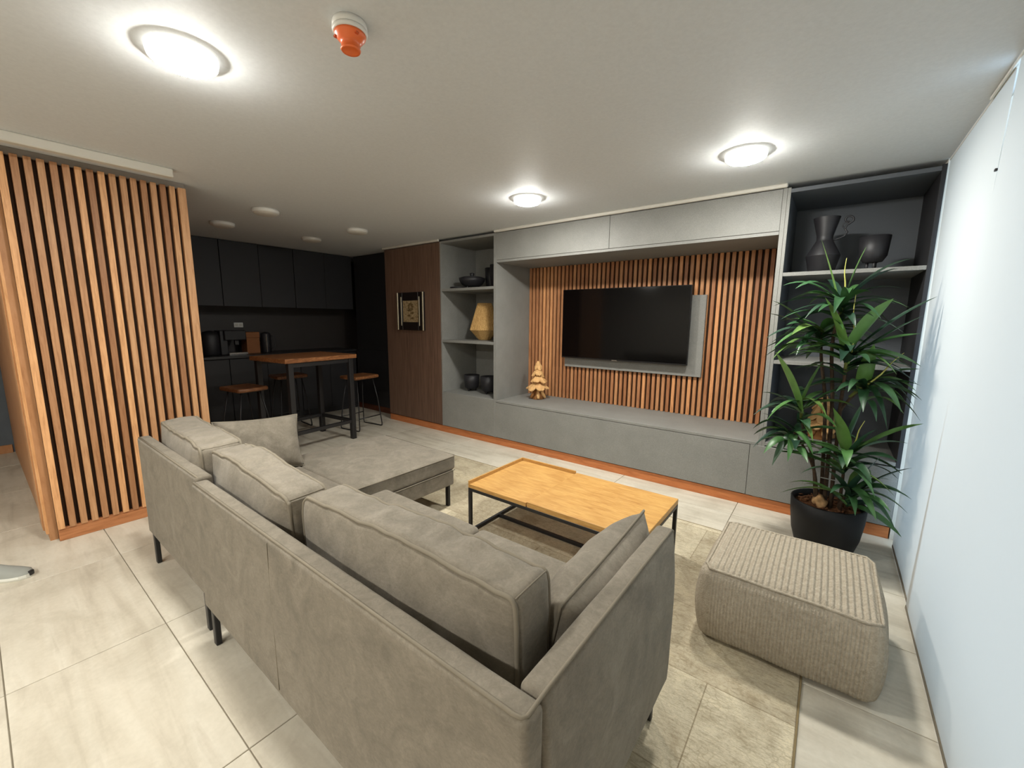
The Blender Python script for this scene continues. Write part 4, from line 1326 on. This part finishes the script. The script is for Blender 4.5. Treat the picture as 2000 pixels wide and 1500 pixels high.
gb = thing('footed_bowl', 'black footed bowl beside the jug, top right shelf', 'bowl', (0.17, 3.97, z))
lathe('bowl', [(0.030, z + 0.055), (0.055, z + 0.060), (0.078, z + 0.10), (0.088, z + 0.235), (0.081, z + 0.235), (0.070, z + 0.11), (0.03, z + 0.08)], M['ceramic'], gb, 0.172, 3.97, 28)
for k in range(3):
    a = 2 * PI * k / 3 + 0.9
    lathe('foot', [(0.009, z + 0.0005), (0.010, z + 0.064)], M['ceramic'], gb, 0.172 + 0.028 * math.cos(a), 3.97 + 0.028 * math.sin(a), 10)

# carved wooden trees
def wood_tree(label, cx_, cy_, z, hh, rot):
    t = thing('wooden_tree', label, 'ornament', (cx_, cy_, z), 'carved wooden trees')
    lathe('trunk', [(0.075, z + 0.0005), (0.050, z + 0.05), (0.034, z + 0.12), (0.030, z + hh * 0.6), (0.010, z + hh * 0.92)], M['drift_dark'], t, cx_, cy_, 12)
    # flared root pieces
    for k in range(5):
        a = 2 * PI * k / 5 + rot
        bm = bmesh.new()
        p0 = Vector((cx_ + 0.025 * math.cos(a), cy_ + 0.025 * math.sin(a), z + 0.12))
        p1 = Vector((cx_ + 0.070 * math.cos(a), cy_ + 0.070 * math.sin(a), z + 0.05))
        p2 = Vector((cx_ + 0.092 * math.cos(a), cy_ + 0.092 * math.sin(a), z + 0.014))
        bm_tube(bm, [p0, p1, p2], 0.02, 8, False, [0.016, 0.022, 0.0135])
        from_bm('root', bm, M['drift'] if k % 2 == 0 else M['drift_dark'], t, True)
    tiers = [(0.27, 6, 0.128, 0.125), (0.45, 6, 0.104, 0.120), (0.62, 5, 0.080, 0.110), (0.79, 4, 0.052, 0.115)]
    for ti, (f, n, r, ln) in enumerate(tiers):
        for k in range(n):
            a = 2 * PI * (k + 0.5 * (ti % 2)) / n + rot
            d = Vector((math.cos(a), math.sin(a), 0))
            s = Vector((-math.sin(a), math.cos(a), 0))
            top = Vector((cx_, cy_, z + hh * f + ln * 0.75)) + d * (0.012 if ti < 3 else 0.004)
            bot = Vector((cx_, cy_, z + hh * f - 0.01 + rnd.uniform(-0.02, 0.02))) + d * (r * rnd.uniform(0.82, 1.12))
            wd = (0.064 - 0.007 * ti) * rnd.uniform(0.8, 1.15)
            nn = (bot - top).cross(s).normalized()
            if nn.dot(d) < 0:
                nn = -nn
            out, back = [], []
            for (v, wf) in ((0.0, 0.25), (0.35, 0.75), (0.7, 1.0), (0.9, 0.8), (1.0, 0.35)):
                c = top.lerp(bot, v)
                jit = rnd.uniform(-.003, .003)
                row = []
                for off in (-1, 0, 1):
                    row.append(c + s * off * wd * wf * 0.75 + nn * (0.010 if off == 0 else 0.0 + jit))
                out.append(row)
                back.append([q - nn * 0.012 for q in row])
            bm = bmesh.new()
            F = [[bm.verts.new(q) for q in row] for row in out]
            B = [[bm.verts.new(q) for q in row] for row in back]
            R = len(F)
            for i in range(R - 1):
                for j in range(2):
                    bm.faces.new((F[i][j], F[i][j + 1], F[i + 1][j + 1], F[i + 1][j]))
                    bm.faces.new((B[i][j + 1], B[i][j], B[i + 1][j], B[i + 1][j + 1]))
                for j in (0, 2):
                    bm.faces.new((F[i][j], F[i + 1][j], B[i + 1][j], B[i][j]) if j == 0 else (F[i + 1][j], F[i][j], B[i][j], B[i + 1][j]))
            for i in (0, R - 1):
                for j in range(2):
                    q = (F[i][j], F[i][j + 1], B[i][j + 1], B[i][j])
                    bm.faces.new(q if i else q[::-1])
            from_bm('wood_chip', bm, M['drift'], t, False)
    return t
wood_tree('carved wooden tree with chip branches on the bench left of the television', -2.785, 4.165, 0.5475, 0.47, 0.35)
wood_tree('carved pale wooden tree mostly hidden behind the potted plant, lowest right shelf', 0.0, 4.18, 0.5555, 0.36, 0.1)

# ------------------------------------------------------------------ shoe at the left edge
sh = thing('sneaker', 'toe of a grey sneaker with white sole at the left edge of the floor', 'shoe', (-3.66, 0.0, 0))
def shoe_bm(sz, z0, z1, grow):
    bm = bmesh.new()
    N, rings = 20, []
    prof = [(-0.26, 0.034), (-0.22, 0.040), (-0.12, 0.040), (-0.04, 0.048), (0.0, 0.046), (0.03, 0.036), (0.045, 0.018)]
    return prof
bm = bmesh.new()
prof = [(-0.250, 0.030, 0.085), (-0.20, 0.040, 0.095), (-0.13, 0.041, 0.085), (-0.07, 0.044, 0.062), (-0.02, 0.045, 0.048), (0.015, 0.038, 0.040), (0.035, 0.022, 0.030), (0.042, 0.006, 0.022)]
rings = []
for (u, hw, hh) in prof:
    rings.append([bm.verts.new((u, hw * math.cos(PI * k / 8), 0.018 + (hh - 0.018) * max(0, math.sin(PI * k / 8)) ** 0.7)) for k in range(9)])
for A, B in zip(rings[:-1], rings[1:]):
    for k in range(8):
        bm.faces.new((A[k], A[k + 1], B[k + 1], B[k]))
for A in (rings[0], rings[-1]):
    bm.faces.new(A)
up_ = from_bm('upper', bm, M['shoe_grey'], None, True)
bm = bmesh.new()
R2 = []
for (z_, g) in ((0.0005, 0.98), (0.010, 1.05), (0.020, 1.0)):
    loop = [(u, hw * g) for (u, hw, hh) in prof] 
    ring = [bm.verts.new((u * (1.02 if u > 0 else 1), hw * 1.06, z_)) for u, hw in loop] + [bm.verts.new((u * (1.02 if u > 0 else 1), -hw * 1.06, z_)) for u, hw in reversed(loop)]
    R2.append(ring)
for A, B in zip(R2[:-1], R2[1:]):
    for k in range(len(A)):
        bm.faces.new((A[k], A[(k + 1) % len(A)], B[(k + 1) % len(A)], B[k]))
bm.faces.new(R2[0][::-1])
bm.faces.new(R2[-1])
so_ = from_bm('sole', bm, M['shoe_sole'], None, False)
bm = bmesh.new()
bm_box(bm, 0.030, 0.046, -0.012, 0.012, 0.006, 0.030, 0.004, 2)
tp_ = from_bm('toe_cap', bm, M['black_metal'], None)
for o in (up_, so_, tp_):
    o.parent = sh
sh.location = (-3.60, 0.035, 0)
sh.rotation_euler = (0, 0, math.radians(50))
sh.scale = (1.15, 1.15, 1.15)
